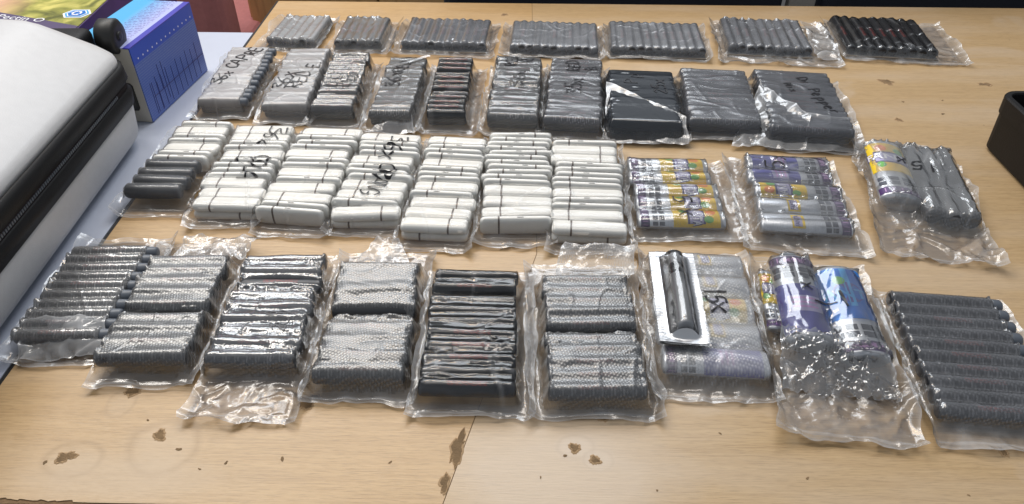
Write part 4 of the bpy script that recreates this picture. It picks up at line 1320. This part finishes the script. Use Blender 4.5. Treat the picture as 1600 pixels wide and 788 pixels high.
b = bag_named('second from left in front'); flap(b, [(-.030, .078, .010), (.044, .078, .008), (.060, .112, .012), (-.020, .116, .010)], .008, .40, 15, F2, n=(30, 24))
b = bag_named('right of the glossy'); flap(b, [(-.030, .084, .012), (.050, .086, .010), (.058, .120, .022), (-.016, .122, .024)], .005, .40, 16, F2, n=(30, 24))
b = bag_named('second from right in back'); flap(b, [(.074, -.070, .004), (.112, -.072, .004), (.112, .050, .012), (.070, .060, .016)], .006, .45, 17, F1, n=(24, 40))

b = bag_named('crinkled near end'); flap(b, [(-.050, -.092, .002), (.052, -.094, .002), (.044, -.044, .0270), (-.046, -.038, .0270)], .008, .10, 18, film_mat(.09, 0, 2.6), n=(110, 70), cs=.013)

# ---- silver sachet lying on the bag at its side
sx = thing('silver_sachet', 'narrow silver foil sachet holding one dark pen, lying on a hazy bag', 'sachet', (.1525, .523, .0272), R(-3.0))
SW, SD = .044, .126
pen = [dict(kind='tube', D=.0165, L=.104, x=.001, y=.001, z=.0085, rz=math.pi / 2, hl=.052, hw=.00825, hh=.00825)]
V, F = lathe_x([(-.052, .004), (-.051, .0068), (-.049, .0078), (.018, .0078), (.019, .0066), (.034, .0066), (.035, .0062), (.05, .0055), (.052, .003)], segs=18)
pn = link('vape_pen', mesh('vape_pen', V, F, M['gunmetal']), sx, (.001, .001, .0085), (0, 0, math.pi / 2))
V, F = lathe_x([(-.0075, .0070), (-.0075, .0074), (.0075, .0074), (.0075, .0070)], segs=18)
link('collar', mesh('collar', V, F, M['black_edge']), pn, (.026, 0, 0))
g = drape(SW, SD, (.0, .0, .0, .0), pen, slope=2.2, smooth=4, seed=77, fin=0, crease=.0004, top_wr=.0003, end_wr=.001, fl_wr=.0018, axis='v', step=.0012)
film_object('clear_front', g, sx, .0, .02, film_mat(.12, 0.0, .9, (.86, .87, .89), .04))
# foil: the back sheet and the crimped border in front
X, Y = np.meshgrid(np.linspace(-SW / 2, SW / 2, 40), np.linspace(-SD / 2, SD / 2, 90))
def inside_frame(x, y): return abs(x) < SW / 2 - .0085 and -SD / 2 + .009 < y < SD / 2 - .008
Z = np.zeros_like(X) - .0008 + .0006 * crumple(X, Y, .012, 5)
me = bpy.data.meshes.new('foil_back'); me.from_pydata(np.stack([X, Y, Z], -1).reshape(-1, 3).tolist(), [], grid_faces(40, 90)); me.materials.append(M['foil'])
me.polygons.foreach_set('use_smooth', [True] * len(me.polygons)); link('foil_back', me, sx)
V, F = [], []
for j in range(90):
    for i in range(40):
        x, y = X[j, i], Y[j, i]
        V.append((x * 1.015, y * 1.012, g['zf'](x, y) + .0006 + .0006 * math.sin(y * 1400) * (abs(x) > SW / 2 - .006)))
for q in grid_faces(40, 90):
    cx_ = sum(V[i][0] for i in q) / 4; cy_ = sum(V[i][1] for i in q) / 4
    if not inside_frame(cx_, cy_): F.append(q)
link('foil_border', mesh('foil_border', V, F, M['foil']), sx)

# ------------------------------------------------------------------ render settings
S.render.engine = 'CYCLES'
S.cycles.max_bounces = 10
S.cycles.transparent_max_bounces = 16
S.cycles.diffuse_bounces = 3
S.cycles.glossy_bounces = 4
S.cycles.sample_clamp_indirect = 4.0
